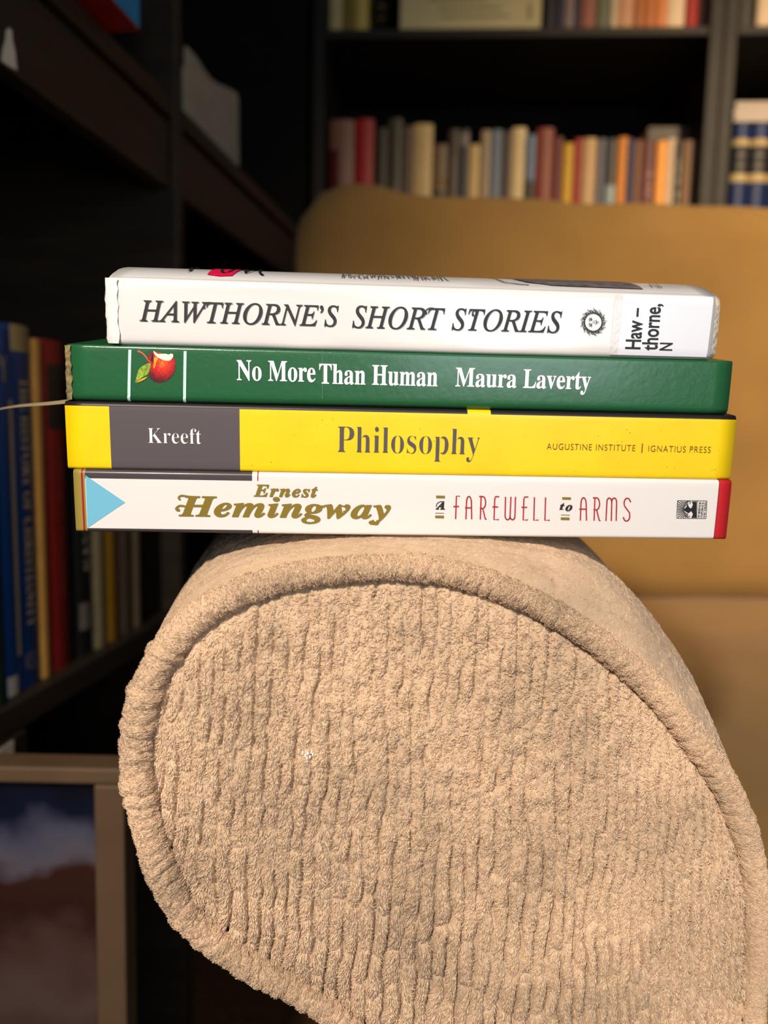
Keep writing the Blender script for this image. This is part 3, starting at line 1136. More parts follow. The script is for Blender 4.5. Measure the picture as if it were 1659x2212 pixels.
def pillow(name, x0, x1, y0, y1, z0, z1, edge, nx=60, ny=16, nz=40, puff=.02, seed=0, topfn=None):
    bm = bmesh.new()
    bmesh.ops.create_cube(bm, size=2)
    bmesh.ops.subdivide_edges(bm, edges=bm.edges[:], cuts=23, use_grid_fill=True)
    c = Vector(((x0 + x1) / 2, (y0 + y1) / 2, (z0 + z1) / 2))
    hx_, hy_, hz_ = (x1 - x0) / 2, (y1 - y0) / 2, (z1 - z0) / 2
    P_ = []
    for v_ in bm.verts:
        x, y, z = v_.co
        p = Vector((x * hx_, y * hy_, z * hz_))
        # rounded box
        r_ = edge
        cx = Vector((max(-hx_ + r_, min(hx_ - r_, p.x)), max(-hy_ + r_, min(hy_ - r_, p.y)), max(-hz_ + r_, min(hz_ - r_, p.z))))
        dlt = p - cx
        if dlt.length > 1e-9:
            p = cx + dlt.normalized() * r_
        # puff
        bx_, by_, bz_ = (1 - x * x), (1 - y * y), (1 - z * z)
        p.y += puff * y * (max(bx_, 0) * max(bz_, 0)) ** .5
        p.z += puff * .5 * z * (max(bx_, 0) * max(by_, 0)) ** .5
        q_ = c + p
        n_ = float(fbm(np.array([q_.x / .09]), np.array([(q_.z + q_.y * .7) / .09]), seed, 3)[0]) - .5
        q_ += Vector((0, -n_ * .020, n_ * .012 * z))
        if topfn:
            q_ = topfn(q_, x, y, z)
        v_.co = q_
    me = bpy.data.meshes.new(name)
    bm.to_mesh(me)
    bm.free()
    me.polygons.foreach_set('use_smooth', [True] * len(me.polygons))
    return me


tops = [(630, 500), (665, 455), (710, 425), (770, 410), (830, 420), (900, 436), (1000, 436), (1100, 436), (1180, 446), (1250, 461), (1340, 458), (1420, 464), (1500, 463), (1659, 470), (1900, 482)]
tx = [at(x, y, CY + .03).x for x, y in tops]
tz = [at(x, y, CY + .03).z for x, y in tops]


def top_shape(q_, x, y, z):
    zt_ = float(np.interp(q_.x, tx, tz))
    zb_ = seat_z
    k_ = (q_.z - (zb_ - .01)) / (.98 - (zb_ - .01))
    q_.z = zb_ - .01 + k_ * (zt_ - zb_ + .01)
    return q_


bcm = obj('back_cushion', pillow('back_cushion', cl, cr_, CY, CY + .17, seat_z - .01, .98, .024, seed=2, topfn=top_shape), canvas)
tag(bcm, 'tan canvas back cushion behind the pile of books', 'cushion')
sc = obj('seat_cushion', pillow('seat_cushion', .128, .70, .20, CY + .02, seat_z - .15, seat_z - .008, .022, seed=5, puff=.02), canvas)
tag(sc, 'tan canvas seat cushion beside the beige armrest', 'cushion')
m_sofa = mat('sofa_beige_cloth', srgb(150, 122, 90), rough=.95, spec=.05, bump=.3, bscale=600, var=.12, vscale=20)
obj('back_frame', boxes('back_frame', [(.0, .72, CY + .185, CY + .30, .06, .86)], .02), m_sofa, sofa)
obj('seat_base', boxes('seat_base', [(.12, .70, .22, CY + .18, .06, seat_z - .165)], .01), m_sofa, sofa)
for (x, y) in ((.15, .26), (.66, .26), (.15, CY + .24), (.66, CY + .24)):
    obj('foot', boxes('foot', [(x - .02, x + .02, y - .02, y + .02, 0, .0595)], .003), wood, sofa)

# ------------------------------------------------------------------ the pile of four books
SY = R(3.2)
SP = R(9.0)      # the armrest rises away from the viewer
LEAN = R(3.5)
E1 = Vector((math.cos(SY), math.sin(SY), 0))
EH = Vector((-math.sin(SY), math.cos(SY), 0))
E2 = EH * math.cos(SP) + Z * math.sin(SP)
E3 = Z * math.cos(SP) - EH * math.sin(SP)
ES = Z * math.cos(LEAN) - EH * math.sin(LEAN)
SK = math.tan(SP - LEAN)
S0 = at(163, 1149, 0.2330)
SN = E1.cross(ES).normalized()


class Stack:
    def __init__(s, xl, xr, yb, yt, depth, off, h0):
        """xl, xr: end pixels (mid height); yb, yt: (y at x=160, y at x=1575) of its lower and upper boundary"""
        s.off = off
        ym = lambda x, ab: ab[0] + (ab[1] - ab[0]) * (x - 160) / 1415
        s.plane = S0 + E2 * off + (E3 * h0) + E2 * 0
        s.yb, s.yt = yb, yt
        p_l = s.raw(xl, (ym(xl, yb) + ym(xl, yt)) / 2)
        p_r = s.raw(xr, (ym(xr, yb) + ym(xr, yt)) / 2)
        s.x0 = p_l[0]
        s.L = p_r[0] - p_l[0]
        b_ = s.raw(850, ym(850, yb))[1]
        t_ = s.raw(850, ym(850, yt))[1]
        s.T = t_ - b_
        s.h0 = h0
        s.D = depth
        s.org = S0 + E2 * off + E3 * h0 + E1 * s.x0
        s.mw = frame(s.org, E1, E2, E3)

    def raw(s, px, py):
        p = hit(px, py, s.plane, SN) - s.plane
        # p = x*E1 + z*(E3 + SK*E2)
        return (p.dot(E1), p.dot(E3))

    def loc(s, px, py):
        x, z = s.raw(px, py)
        return (x - s.x0, z)


def build_cover(bk, cuts, mats_fn, mlist, r, bul, root, name='cover', th=.00035, flare=0.0, x0=0.0, x1=None, inset=0.0, wob=0.0, depth=None, zc=(), rt=None):
    """wrap-around cover swept along x. mats_fn(x, zone, z)->material index; zone 'bottom','spine','top'"""
    L_, T_, D_ = (x1 if x1 is not None else bk.L), bk.T, depth or bk.D
    q = rt or r
    pr_ = []
    n = 6
    zi, zt_ = inset, T_ - inset
    for k_ in range(7):
        pr_.append((D_ - (D_ - r) * k_ / 6 + inset, zi, 'bottom'))
    for k_ in range(1, n):
        a_ = -math.pi / 2 - math.pi / 2 * k_ / n
        pr_.append((r + inset + r * math.cos(a_), zi + r + r * math.sin(a_), 'bottom' if k_ < 3 else 'spine'))
    for z_ in sorted(list(np.linspace(zi + r, zt_ - q, 13)) + list(zc)):
        pr_.append((inset, z_, 'spine'))
    for k_ in range(1, n):
        a_ = math.pi - math.pi / 2 * k_ / n
        pr_.append((q + inset + q * math.cos(a_), zt_ - q + q * math.sin(a_), 'spine' if k_ < 4 else 'top'))
    for k_ in range(17):
        s_ = (D_ - q) * (k_ / 16) ** 2
        pr_.append((q + inset + s_, zt_ + flare * (1 - math.exp(-s_ / .009)), 'top'))
    xs = sorted(set([x0, L_] + [c for c in cuts if x0 < c < L_] + list(np.linspace(x0, L_, 40))))
    v, f, mi = [], [], []
    m = len(pr_)
    for x in xs:
        for (y, z, zn) in pr_:
            s_ = (z - T_ / 2) / (T_ / 2)
            yy = y - bul * max(0, 1 - s_ * s_) * (1 if y < r + inset + 1e-6 else 0) + SK * z
            if wob:
                yy += wob * min(1.0, .12 + (abs(z / T_ - .47) * 2.1) ** 4) * (float(vnoise(np.array([x / .012]), np.array([z / .0035 + y / .006]), 71)[0]) - .5) * min(1, min(x - x0, L_ - x) * 400 + 1)
            v.append((x, yy, z))
    for i in range(len(xs) - 1):
        xm = (xs[i] + xs[i + 1]) / 2
        for j in range(m - 1):
            f.append([i * m + j, (i + 1) * m + j, (i + 1) * m + j + 1, i * m + j + 1])
            zn = pr_[j][2] if pr_[j][2] == pr_[j + 1][2] else ('spine' if 'spine' in (pr_[j][2], pr_[j + 1][2]) else pr_[j][2])
            mi.append(mats_fn(xm, zn, (pr_[j][1] + pr_[j + 1][1]) / 2))
    o = obj(name, mesh(name, v, f, True, mi), mlist, root)
    md = o.modifiers.new('thickness', 'SOLIDIFY')
    md.thickness = th
    md.offset = -1
    return o


def spine_y(bk, z, bul, r=0):
    s_ = (z - bk.T / 2) / (bk.T / 2)
    return -bul * max(0, 1 - s_ * s_) + SK * z


def on_spine(bk, x, z, bul, eps=.00016):
    return (x, spine_y(bk, z, bul) - eps, z)


def letter(bk, root, s, style, xl, xr, yt, yb, m, bul, name='lettering', offset=0.0, space=1.0, rot=False, eps=.00026, shear=0.0):
    tv, tf = text_mesh(s, style, offset, space, shear)
    mn, mx_ = tv.min(0), tv.max(0)
    q = (tv - mn) / (mx_ - mn)
    xm, ym = (xl + xr) / 2, (yt + yb) / 2
    sl = .0
    ca = bk.loc(xm, yt)
    cb = bk.loc(xm, yb)
    cx = bk.loc(xm, ym)[0]
    sc_ = (bk.loc(xm + 50, ym)[0] - bk.loc(xm - 50, ym)[0]) / 100
    w_ = (xr - xl) * sc_
    vv = []
    for a_, c_ in q:
        if rot:
            x = cx - w_ / 2 + w_ * (1 - c_)
            z = cb[1] + (ca[1] - cb[1]) * a_
        else:
            x = cx - w_ / 2 + w_ * a_
            z = cb[1] + (ca[1] - cb[1]) * c_
        vv.append(on_spine(bk, x, z, bul, eps))
    return obj(name, mesh(name, vv, tf), m, root)


def px_polys(bk, root, polys, m, bul, name, eps=.00012):
    """polygons given in pixels, laid on the spine"""
    P3 = [[on_spine(bk, *bk.loc(x, y), bul, eps) for x, y in p] for p in polys]
    return obj(name, poly_mesh(name, P3), m, root)


def pages(bk, root, x0, x1, r, c=.0005, zt=None):
    zt = zt or bk.T - c
    n = 2
    def fn(c_):
        return Vector((c_.x, c_.y + SK * c_.z, c_.z))
    return obj('page_block', boxes('page_block', [(x0, x1, r + .0004, bk.D - .0012, c, zt)], fn=fn), PAGE2, root)


PAGE2 = mat('book_pages_near', srgb(212, 192, 158), rough=0.9, spec=0.1, var=0.2, vscale=900, stretch=(.05, .05, 4))
white = mat('glossy_white_cover', (.76, .725, .70), rough=.35, spec=.4, bump=.03, bscale=300, coat=.25)
GS = 'books piled on the armrest'

# boundaries (y at x=160, y at x=1575)
bE = (1149, 1159)
EY = (1009.5, 1036.5)
YG = (864, 897)
GH = (740, 780)
HT = (592, 637)

# ---- bottom: A Farewell to Arms
bk = Stack(161, 1575, bE, EY, .130, 0.0, 0.0)
hE = bk.T
root = thing('book', 'white paperback with olive-gold author name, lowest of the pile on the armrest', 'book', GS, bk.mw)
bulE = .00008
xb = lambda px: bk.loc(px, 1085)[0]
blackc = mat('black_cover', srgb(66, 60, 62), rough=.4, spec=.4, coat=.2)
goldc = mat('olive_gold_ink', srgb(150, 132, 62), rough=.45, spec=.4)
redc = mat('red_cover', srgb(196, 36, 42), rough=.4, spec=.4, coat=.2)
dred = mat('dark_red_line', srgb(150, 30, 30), rough=.5)
cE = [xb(186), xb(545), xb(1552), xb(177.5), xb(182), xb(556), xb(558.5), xb(1549)]


def mE(x, zn, z):
    if x > cE[2]:
        return 3
    if cE[7] < x:
        return 4
    if cE[3] < x < cE[4]:
        return 4
    if x < cE[0]:
        return 2
    edge = z > hE - .0026 or z < .0013 or zn != 'spine'
    if edge and x < cE[1]:
        return 1
    if edge and cE[5] < x < cE[6]:
        return 4
    return 0


build_cover(bk, cE, mE, [white, blackc, goldc, redc, dred], .0011, bulE, root, zc=(.0013, hE - .0026))
pages(bk, root, .0005, bk.L - .0005, .0011)
sky = mat('light_blue_ink', srgb(112, 182, 208), rough=.4, coat=.2)
px_polys(bk, root, [[(184.8, 1026.5), (189.5, 1140), (271, 1085)]], sky, bulE, 'pennant', .0001)
olive = mat('olive_ink', srgb(128, 108, 34), rough=.45)
letter(bk, root, 'Ernest', 'bolditalic', 548, 687, 1047, 1073.5, olive, bulE, 'author_lettering', .018, 1.12)
letter(bk, root, 'Hemingway', 'bolditalic', 388, 846, 1073, 1130.5, olive, bulE, 'author_lettering', .016, 1.05)
sws = [stroke(smooth([(412, 1098), (400, 1093), (388, 1092), (381, 1098), (384, 1102)], 5), 3.5, 5) + [disc(386, 1101, 3.2)],
       stroke(smooth([(424, 1073), (408, 1072), (392, 1070), (386, 1075), (390, 1079)], 5), 4, 4),
       stroke(smooth([(727, 1096), (738, 1092), (747, 1096), (747, 1103), (741, 1104)], 5), 3, 3),
       stroke(smooth([(806, 1122), (806, 1130), (814, 1132), (818, 1126), (813, 1124)], 5), 3, 3)]
for p_ in sws:
    px_polys(bk, root, p_, olive, bulE, 'swash_lettering', .00028)
black = mat('black_ink', (.012, .012, .012), rough=.45)
bars = [[(942, 1070), (961, 1070.5), (961, 1076.5), (942, 1076)], [(940, 1113), (959, 1113.5), (959, 1119.5), (940, 1119)],
        [(1214, 1073.5), (1233, 1074), (1233, 1079.5), (1214, 1079)], [(1211, 1117), (1230, 1117.5), (1230, 1123.5), (1211, 1123)]]
px_polys(bk, root, bars, olive, bulE, 'ornament_bar')
thin = [[(940, 1107.5), (959, 1108), (959, 1109.2), (940, 1108.7)], [(1212, 1111.5), (1231, 1112), (1231, 1113.2), (1212, 1112.7)]]
px_polys(bk, root, thin, black, bulE, 'ornament_line')
letter(bk, root, 'A', 'bolditalic', 941, 961, 1082, 1100, black, bulE, 'title_lettering', .03)
px_polys(bk, root, stroke(smooth([(942, 1094), (944, 1087), (951, 1083), (957, 1083)], 5), 1.5, 1.5), black, bulE, 'swash_lettering', .00028)
letter(bk, root, 'to', 'bolditalic', 1208, 1236, 1086.5, 1103.5, black, bulE, 'title_lettering', .02, 1.25)


def arcp(cx, cy, rx, ry, a0, a1, n=8):
    return [(cx + rx * math.cos(R(a0 + (a1 - a0) * k / n)), cy + ry * math.sin(R(a0 + (a1 - a0) * k / n))) for k in range(n + 1)]


GL_ = {
    'F': [[(.35, 0), (.48, 1), (1.0, 1)], [(0, .55), (.88, .55)]],
    'A': [[(.12, 0), (.2, .72)] + arcp(.53, .72, .33, .28, 180, 0) + [(.9, 0)], [(-.02, .5), (.88, .5)]],
    'R': [[(.2, 0), (.3, 1)], [(.05, 1), (.4, 1)] + arcp(.5, .74, .36, .26, 90, -90) + [(.12, .48)], [(.5, .48), (.82, .02), (.98, 0)]],
    'E': [[(1, 1), (.48, 1), (.35, .9), (.25, 0), (.95, 0)], [(0, .55), (.85, .55)]],
    'W': [[(.06, 1), (.02, .18)] + arcp(.25, .15, .22, .15, 180, 360) + [(.55, 1)], [(.47, .15)] + arcp(.69, .15, .22, .15, 180, 360) + [(.96, 1)]],
    'L': [[(.2, 1), (.08, 0), (1, 0)]],
    'M': [[(.02, 0), (.1, .8)] + arcp(.31, .82, .21, .18, 180, 0) + [(.48, 0)], [(.52, .82)] + arcp(.73, .82, .21, .18, 180, 0) + [(.9, 0)]],
    'S': [arcp(.55, .78, .4, .22, 10, 180) + [(.2, .66), (.82, .36)] + arcp(.45, .22, .4, .22, 0, -170)],
}
zx = lambda x: 920 + x * .398
deco = []
for ch, a0, a1 in (('F', 148, 184), ('A', 212, 252), ('R', 286, 330), ('E', 360, 397), ('W', 428, 488), ('E', 518, 555), ('L', 583, 610), ('L', 643, 672),
                   ('A', 832, 875), ('R', 903, 948), ('M', 975, 1038), ('S', 1068, 1112)):
    xa, xb_ = zx(a0), zx(a1)
    xm = (xa + xb_) / 2
    yt_ = 1071.5 + (xm - 980) * .0115
    yb_ = yt_ + 49.5
    for st__ in GL_[ch]:
        deco.append([(xa + (xb_ - xa) * p[0], yb_ + (yt_ - yb_) * p[1]) for p in st__])
polys = []
for d_ in deco:
    polys += stroke(d_, 2.9)
    for p in d_[1:-1]:
        polys.append(disc(p[0], p[1], 1.4, n=8))
px_polys(bk, root, polys, mat('crimson_ink', srgb(168, 28, 40), rough=.45), bulE, 'title_lettering')
# publisher's mark
fr = []
x0_, x1_, y0_, y1_ = 1463, 1526.5, 1081, 1119
for a_, b_ in (((x0_, y0_), (x1_, y0_ + .6)), ((x1_, y0_ + .6), (x1_ - 2, y1_ + .6)), ((x1_ - 2, y1_ + .6), (x0_ - 2, y1_)), ((x0_ - 2, y1_), (x0_, y0_)), ((1506, y0_ + .5), (1504, y1_ + .5))):
    fr += stroke([a_, b_], 1.2)
for k_ in range(19):
    an = R(95 + k_ * 170 / 18)
    c_, s_ = math.cos(an), math.sin(an)
    lim = min((24 / abs(c_)) if abs(c_) > 1e-3 else 99, (18 / abs(s_)) if abs(s_) > 1e-3 else 99)
    fr += stroke([(1486 + 9 * c_, 1100 - 9 * s_), (1486 + (lim - .8) * c_, 1100 - (lim - .8) * s_)], 1.1, 1.9)
fr += [smooth([(1476, 1100), (1482, 1095), (1485, 1089), (1488, 1095), (1493, 1097), (1499, 1085), (1500, 1117), (1493, 1104), (1487, 1108), (1480, 1104)], 3, True)]
fr += [[(1494, 1083), (1504.5, 1083), (1503.5, 1118), (1493, 1118), (1497, 1108), (1497, 1092)]]
fr += stroke(smooth([(1480, 1086), (1486, 1082), (1491, 1085), (1489, 1088)], 4), 1.4) + stroke(smooth([(1479, 1113), (1486, 1117), (1490, 1113)], 4), 1.4)
px_polys(bk, root, fr, black, bulE, 'publisher_mark', .00014)
for s_, xa in (('SCRIBNER', 1507.5), ('PAPERBACK', 1513.5), ('FICTION', 1519.5)):
    letter(bk, root, s_, 'bold', xa, xa + 4.6, 1083.5, 1117, black, bulE, 'publisher_lettering', rot=True)

# ---- second: Philosophy
bk = Stack(143, 1584, EY, YG, .140, .0008 + SK * hE, hE)
hY = bk.T
root = thing('book', 'yellow paperback with a charcoal panel on its spine, second from the bottom of the pile', 'book', GS, bk.mw)
bulY = .00008
yel = mat('yellow_cover', (.86, .60, .004), rough=.42, spec=.4, bump=.03, bscale=250, coat=.15, var=.05, vscale=80)
cha = mat('charcoal_ink', srgb(84, 77, 80), rough=.5, spec=.35)
blk2 = mat('black_cover_top', srgb(30, 26, 26), rough=.45, spec=.4)
xb = lambda px: bk.loc(px, 940)[0]
cY = [xb(238), xb(518), xb(1008), xb(1058)]


def mY(x, zn, z):
    if zn == 'top' or z > hY - .0012:
        return 0 if cY[2] < x < cY[3] else 2
    if zn == 'bottom':
        return 0
    return 1 if cY[0] < x < cY[1] else 0


build_cover(bk, cY, mY, [yel, cha, blk2], .0012, bulY, root)
pages(bk, root, .0005, bk.L - .0005, .0012)
offw = mat('off_white_ink', srgb(240, 232, 228), rough=.5)
letter(bk, root, 'Kreeft', 'bold', 320, 435.5, 925, 958, offw, bulY, 'author_lettering', -.013)
letter(bk, root, 'Philosophy', 'bold', 728.5, 1037, 923, 995, cha, bulY, 'title_lettering', -.013)
brn = mat('brown_ink', srgb(112, 80, 30), rough=.5)
letter(bk, root, 'AUGUSTINE INSTITUTE', 'plain', 1181, 1372, 958.8, 972, brn, bulY, 'publisher_lettering', -.012, 1.15)
letter(bk, root, '|', 'plain', 1385.3, 1387.5, 957.5, 977, brn, bulY, 'publisher_lettering')
letter(bk, root, 'IGNATIUS PRESS', 'plain', 1400, 1534.5, 963, 976.3, brn, bulY, 'publisher_lettering', -.012, 1.15)
# small scuffs
specks = []
for k_ in range(46):
    x, y = rnd.uniform(530, 1560), 0
    y = 895 + (x - 500) * .022 + rnd.uniform(5, 112)
    specks.append(disc(x, y, rnd.uniform(.4, 1.2), rnd.uniform(.4, 1.0), 6))
px_polys(bk, root, specks, mat('brown_speck', srgb(150, 105, 20), rough=.7), bulY, 'speck')

# ---- third: No More Than Human
bk = Stack(147, 1577, YG, GH, .135, .0014 + SK * (hE + hY), hE + hY)
hG = bk.T
root = thing('book', 'green paperback with white lettering and a bitten apple, third from the bottom of the pile', 'book', GS, bk.mw)
bulG = .0001
grn = mat('green_cover', srgb(34, 92, 54), rough=.3, spec=.5, bump=.10, bscale=350, coat=.3)
xb = lambda px: bk.loc(px, 800)[0]
cG = []
build_cover(bk, cG, lambda x, zn, z: 0, [grn], .0024, bulG, root, rt=.0008)
pages(bk, root, .0006, bk.L - .0006, .0024)
pale = mat('pale_mint_ink', srgb(200, 232, 224), rough=.4)
for xa, xc in ((281.5, 277.5), (400.5, 398)):
    vv, ff = [], []
    zs_ = list(np.linspace(.0022, bk.T - .0012, 12))
    pts = []
    hw = 3.0 * .235 / F
    xt_, xb2 = bk.loc(xa, 760)[0], bk.loc(xc, 845)[0]
    for z_ in zs_:
        pts.append((xt_ + (xb2 - xt_) * (1 - z_ / bk.T), spine_y(bk, z_, bulG) - .00014 + (0 if z_ > .0024 else .0001), z_))
    for a_ in np.linspace(15, 60, 5):
        z_ = .0024 - .0024 * math.sin(R(a_)) - .0001
        pts.append((xb2, .0024 - .0024 * math.cos(R(a_)) + SK * z_ - .0002, z_))
    pts = sorted(pts, key=lambda p: -p[2])
    for p in pts:
        vv += [(p[0] - hw, p[1], p[2]), (p[0] + hw, p[1], p[2])]
    ff = [[2 * i, 2 * i + 1, 2 * i + 3, 2 * i + 2] for i in range(len(pts) - 1)]
    obj('spine_line', mesh('spine_line', vv, ff), pale, root)
wink = mat('white_ink', srgb(246, 240, 246), rough=.4)
letter(bk, root, 'No More', 'bold', 512, 682, 779.5, 824, wink, bulG, 'title_lettering', .006)
letter(bk, root, 'Than Human', 'bold', 690, 946, 788.5, 832.5, wink, bulG, 'title_lettering', .006)
letter(bk, root, 'Maura Laverty', 'bold', 984, 1276, 797.5, 850, wink, bulG, 'author_lettering', .006)
za = lambda x, y: (270 + x * .0844, 740 + y * .0844)
apple = [(735, 215), (680, 265), (600, 330), (570, 480), (640, 525), (690, 545), (640, 700), (615, 850), (680, 940), (780, 1000), (900, 1018), (1050, 985), (1180, 890), (1260, 760), (1292, 600), (1285, 480), (1235, 360), (1160, 455), (1000, 450), (850, 380), (770, 310)]
am = bpy.data.materials.new('printed_apple')
am.use_nodes = True
nt = am.node_tree
b = nt.nodes['Principled BSDF']
b.inputs['Roughness'].default_value = .35
tc = nt.nodes.new('ShaderNodeTexCoord')
ac = bk.loc(*za(960, 520))
vm = nt.nodes.new('ShaderNodeVectorMath')
vm.operation = 'DISTANCE'
mp = nt.nodes.new('ShaderNodeMapping')
mp.inputs['Scale'].default_value = (1.0, 0, 1.0)
nt.links.new(tc.outputs['Object'], mp.inputs[0])
vm.inputs[1].default_value = (ac[0], 0, ac[1])
nt.links.new(mp.outputs[0], vm.inputs[0])
nz = nt.nodes.new('ShaderNodeTexNoise')
nz.inputs['Scale'].default_value = 1400
nz.inputs['Detail'].default_value = 3
nt.links.new(tc.outputs['Object'], nz.inputs[0])
ma = nt.nodes.new('ShaderNodeMath')
ma.operation = 'MULTIPLY_ADD'
ma.inputs[1].default_value = .0035
nt.links.new(nz.outputs['Fac'], ma.inputs[0])
nt.links.new(vm.outputs['Value'], ma.inputs[2])
cr = nt.nodes.new('ShaderNodeValToRGB')
nm = nt.nodes.new('ShaderNodeMath')
nm.operation = 'MULTIPLY'
nm.inputs[1].default_value = 1 / .009
nt.links.new(ma.outputs[0], nm.inputs[0])
nt.links.new(nm.outputs[0], cr.inputs[0])
els = cr.color_ramp.elements
els[0].position = .18
els[0].color = (*srgb(240, 140, 40), 1)
els[1].position = .95
els[1].color = (*srgb(60, 16, 24), 1)
for ps, c in ((.35, (226, 60, 34)), (.55, (190, 30, 30)), (.72, (110, 22, 30))):
    e_ = els.new(ps)
    e_.color = (*srgb(*c), 1)
nt.links.new(cr.outputs[0], b.inputs['Base Color'])
px_polys(bk, root, [smooth([za(*p) for p in apple], 3, True)], am, bulG, 'printed_apple', .00012)
px_polys(bk, root, [smooth([za(*p) for p in [(735, 215), (790, 250), (850, 290), (960, 285), (1060, 288), (1120, 305), (1180, 280), (1230, 300), (1235, 355), (1160, 455), (1000, 450), (850, 380), (770, 310)]], 3, True)],
         mat('apple_flesh_print', srgb(250, 236, 214), rough=.4), bulG, 'printed_bite', .0002)
px_polys(bk, root, [smooth([za(*p) for p in [(265, 1025), (300, 900), (350, 700), (470, 590), (640, 520), (655, 600), (600, 800), (430, 900)]], 3, True)],
         mat('leaf_print', srgb(140, 168, 52), rough=.4, var=.5, vscale=900), bulG, 'printed_leaf', .0002)
px_polys(bk, root, [smooth([za(*p) for p in [(290, 1022), (420, 930), (570, 870), (520, 935), (400, 995)]], 3, True)], mat('leaf_edge_print', srgb(214, 160, 60), rough=.4), bulG, 'printed_leaf_edge', .00024)
px_polys(bk, root, stroke(smooth([za(*p) for p in [(335, 215), (450, 270), (540, 360), (600, 450), (690, 515)]], 4), 4.2, 1.6), mat('stem_print', srgb(200, 92, 84), rough=.4), bulG, 'printed_stem', .00028)
px_polys(bk, root, [smooth([za(*p) for p in [(690, 270), (725, 300), (725, 420), (705, 520), (670, 500), (680, 380)]], 3, True)], mat('apple_dark_print', srgb(50, 14, 24), rough=.4), bulG, 'printed_shade', .0002)
px_polys(bk, root, [smooth([za(*p) for p in [(760, 370), (860, 400), (830, 440), (800, 520), (770, 640), (735, 640), (750, 480)]], 3, True)], mat('apple_yellow_print', srgb(236, 160, 40), rough=.4, var=.3, vscale=1200), bulG, 'printed_streak', .0002)
# worn head of the spine and crease
px_polys(bk, root, stroke([(696, 757), (697, 800), (696, 862)], 1.1), mat('crease_pale', srgb(84, 120, 88), rough=.6), bulG, 'crease', .0001)
scf = []
for k_ in range(60):
    x = rnd.uniform(165, 1560)
    y = 745 + (x - 160) * .028 + rnd.uniform(4, 106)
    scf.append(disc(x, y, rnd.uniform(.4, 1.0), rnd.uniform(.3, .8), 6))
px_polys(bk, root, scf, mat('pale_scuff', srgb(120, 150, 122), rough=.6), bulG, 'scuff', .0001)
wv, wf = [], []
nz_ = 14
for i in range(nz_ + 1):
    z_ = bk.T * (.04 + .94 * i / nz_)
    for j, (dx, dy) in enumerate(((.0012, -.0003), (-.0004, -.0004), (-.0009, .0006), (-.0004, .002), (.0006, .0022))):
        wv.append((dx + .0005 * (rnd.random() - .5), spine_y(bk, z_, bulG) + dy + .0004 * (rnd.random() - .5), z_ + .0004 * (rnd.random() - .5)))
for i in range(nz_):
    for j in range(4):
        wf.append([i * 5 + j, (i + 1) * 5 + j, (i + 1) * 5 + j + 1, i * 5 + j + 1])
we = obj('worn_edge', mesh('worn_edge', wv, wf), mat('worn_card', srgb(128, 112, 72), rough=.8, var=.75, vscale=500), root)
we['label'] = 'frayed pale end of the spine'

# ---- top: Hawthorne's Short Stories
bk = Stack(231, 1552, GH, HT, .135, .0012 + SK * (hE + hY + hG), hE + hY + hG)
root = thing('book', 'white library hardback with black italic title, topmost of the pile on the armrest', 'book', GS, bk.mw)
bulH = .0002
jac = mat('jacket_in_plastic', (.74, .72, .70), rough=.28, spec=.5, bump=.12, bscale=70, coat=.6)
HF = .0042
jl, jr = bk.loc(238, 665)[0], bk.loc(1541, 708)[0]
build_cover(bk, [], lambda x, zn, z: 0, [jac], .0021, bulH, root, 'dust_jacket', .0003, flare=HF, x0=jl, x1=jr, wob=.0007)
clo = mat('cream_cloth_board', srgb(222, 208, 188), rough=.85, spec=.1, bump=.6, bscale=500, var=.15, vscale=300)
build_cover(bk, [], lambda x, zn, z: 0, [clo], .0022, .0005, root, 'board', .0022, flare=HF, x0=.0, x1=bk.L, inset=.00055, wob=.0006)
pages(bk, root, .003, bk.L - .003, .006, .0032, bk.T - .0032)
# clear plastic rucked at the tail end
wv, wf = [], []
for i in range(13):
    z_ = bk.T * (.03 + .95 * i / 12)
    for j, (dx, dy) in enumerate(((.0035, -.0001), (.0016, -.0002), (-.0002, .0002), (-.0007, .0018), (.0002, .0035))):
        wv.append((dx + .0006 * (rnd.random() - .5), spine_y(bk, z_, bulH) + dy - .0003 + .0005 * (rnd.random() - .5), z_))
for i in range(12):
    for j in range(4):
        wf.append([i * 5 + j, (i + 1) * 5 + j, (i + 1) * 5 + j + 1, i * 5 + j + 1])
obj('plastic_wrap', mesh('plastic_wrap', wv, wf, True), mat('milky_plastic', (.82, .79, .77), rough=.25, spec=.6, coat=.5), root)
for s_, xl, xr, yt, yb in (('HAWTHORNE\u2019S', 303, 733, 653.5, 700), ('SHORT', 761, 961, 662, 711), ('STORIES', 976, 1213, 668.5, 716.5)):
    letter(bk, root, s_, 'italic', xl, xr, yt, yb, black, bulH, 'title_lettering', .006, .97, eps=.0004)
for (x, y) in ((446.5, 653), (925, 665), (1026, 669)):
    px_polys(bk, root, stroke(smooth([(x + 12, y + .6), (x + 2, y + .6), (x - 5, y + 5), (x - 6, y + 10)], 5), 2.2, 2.6) + [disc(x - 5, y + 11, 2.7)], black, bulH, 'swash_lettering', .0004)
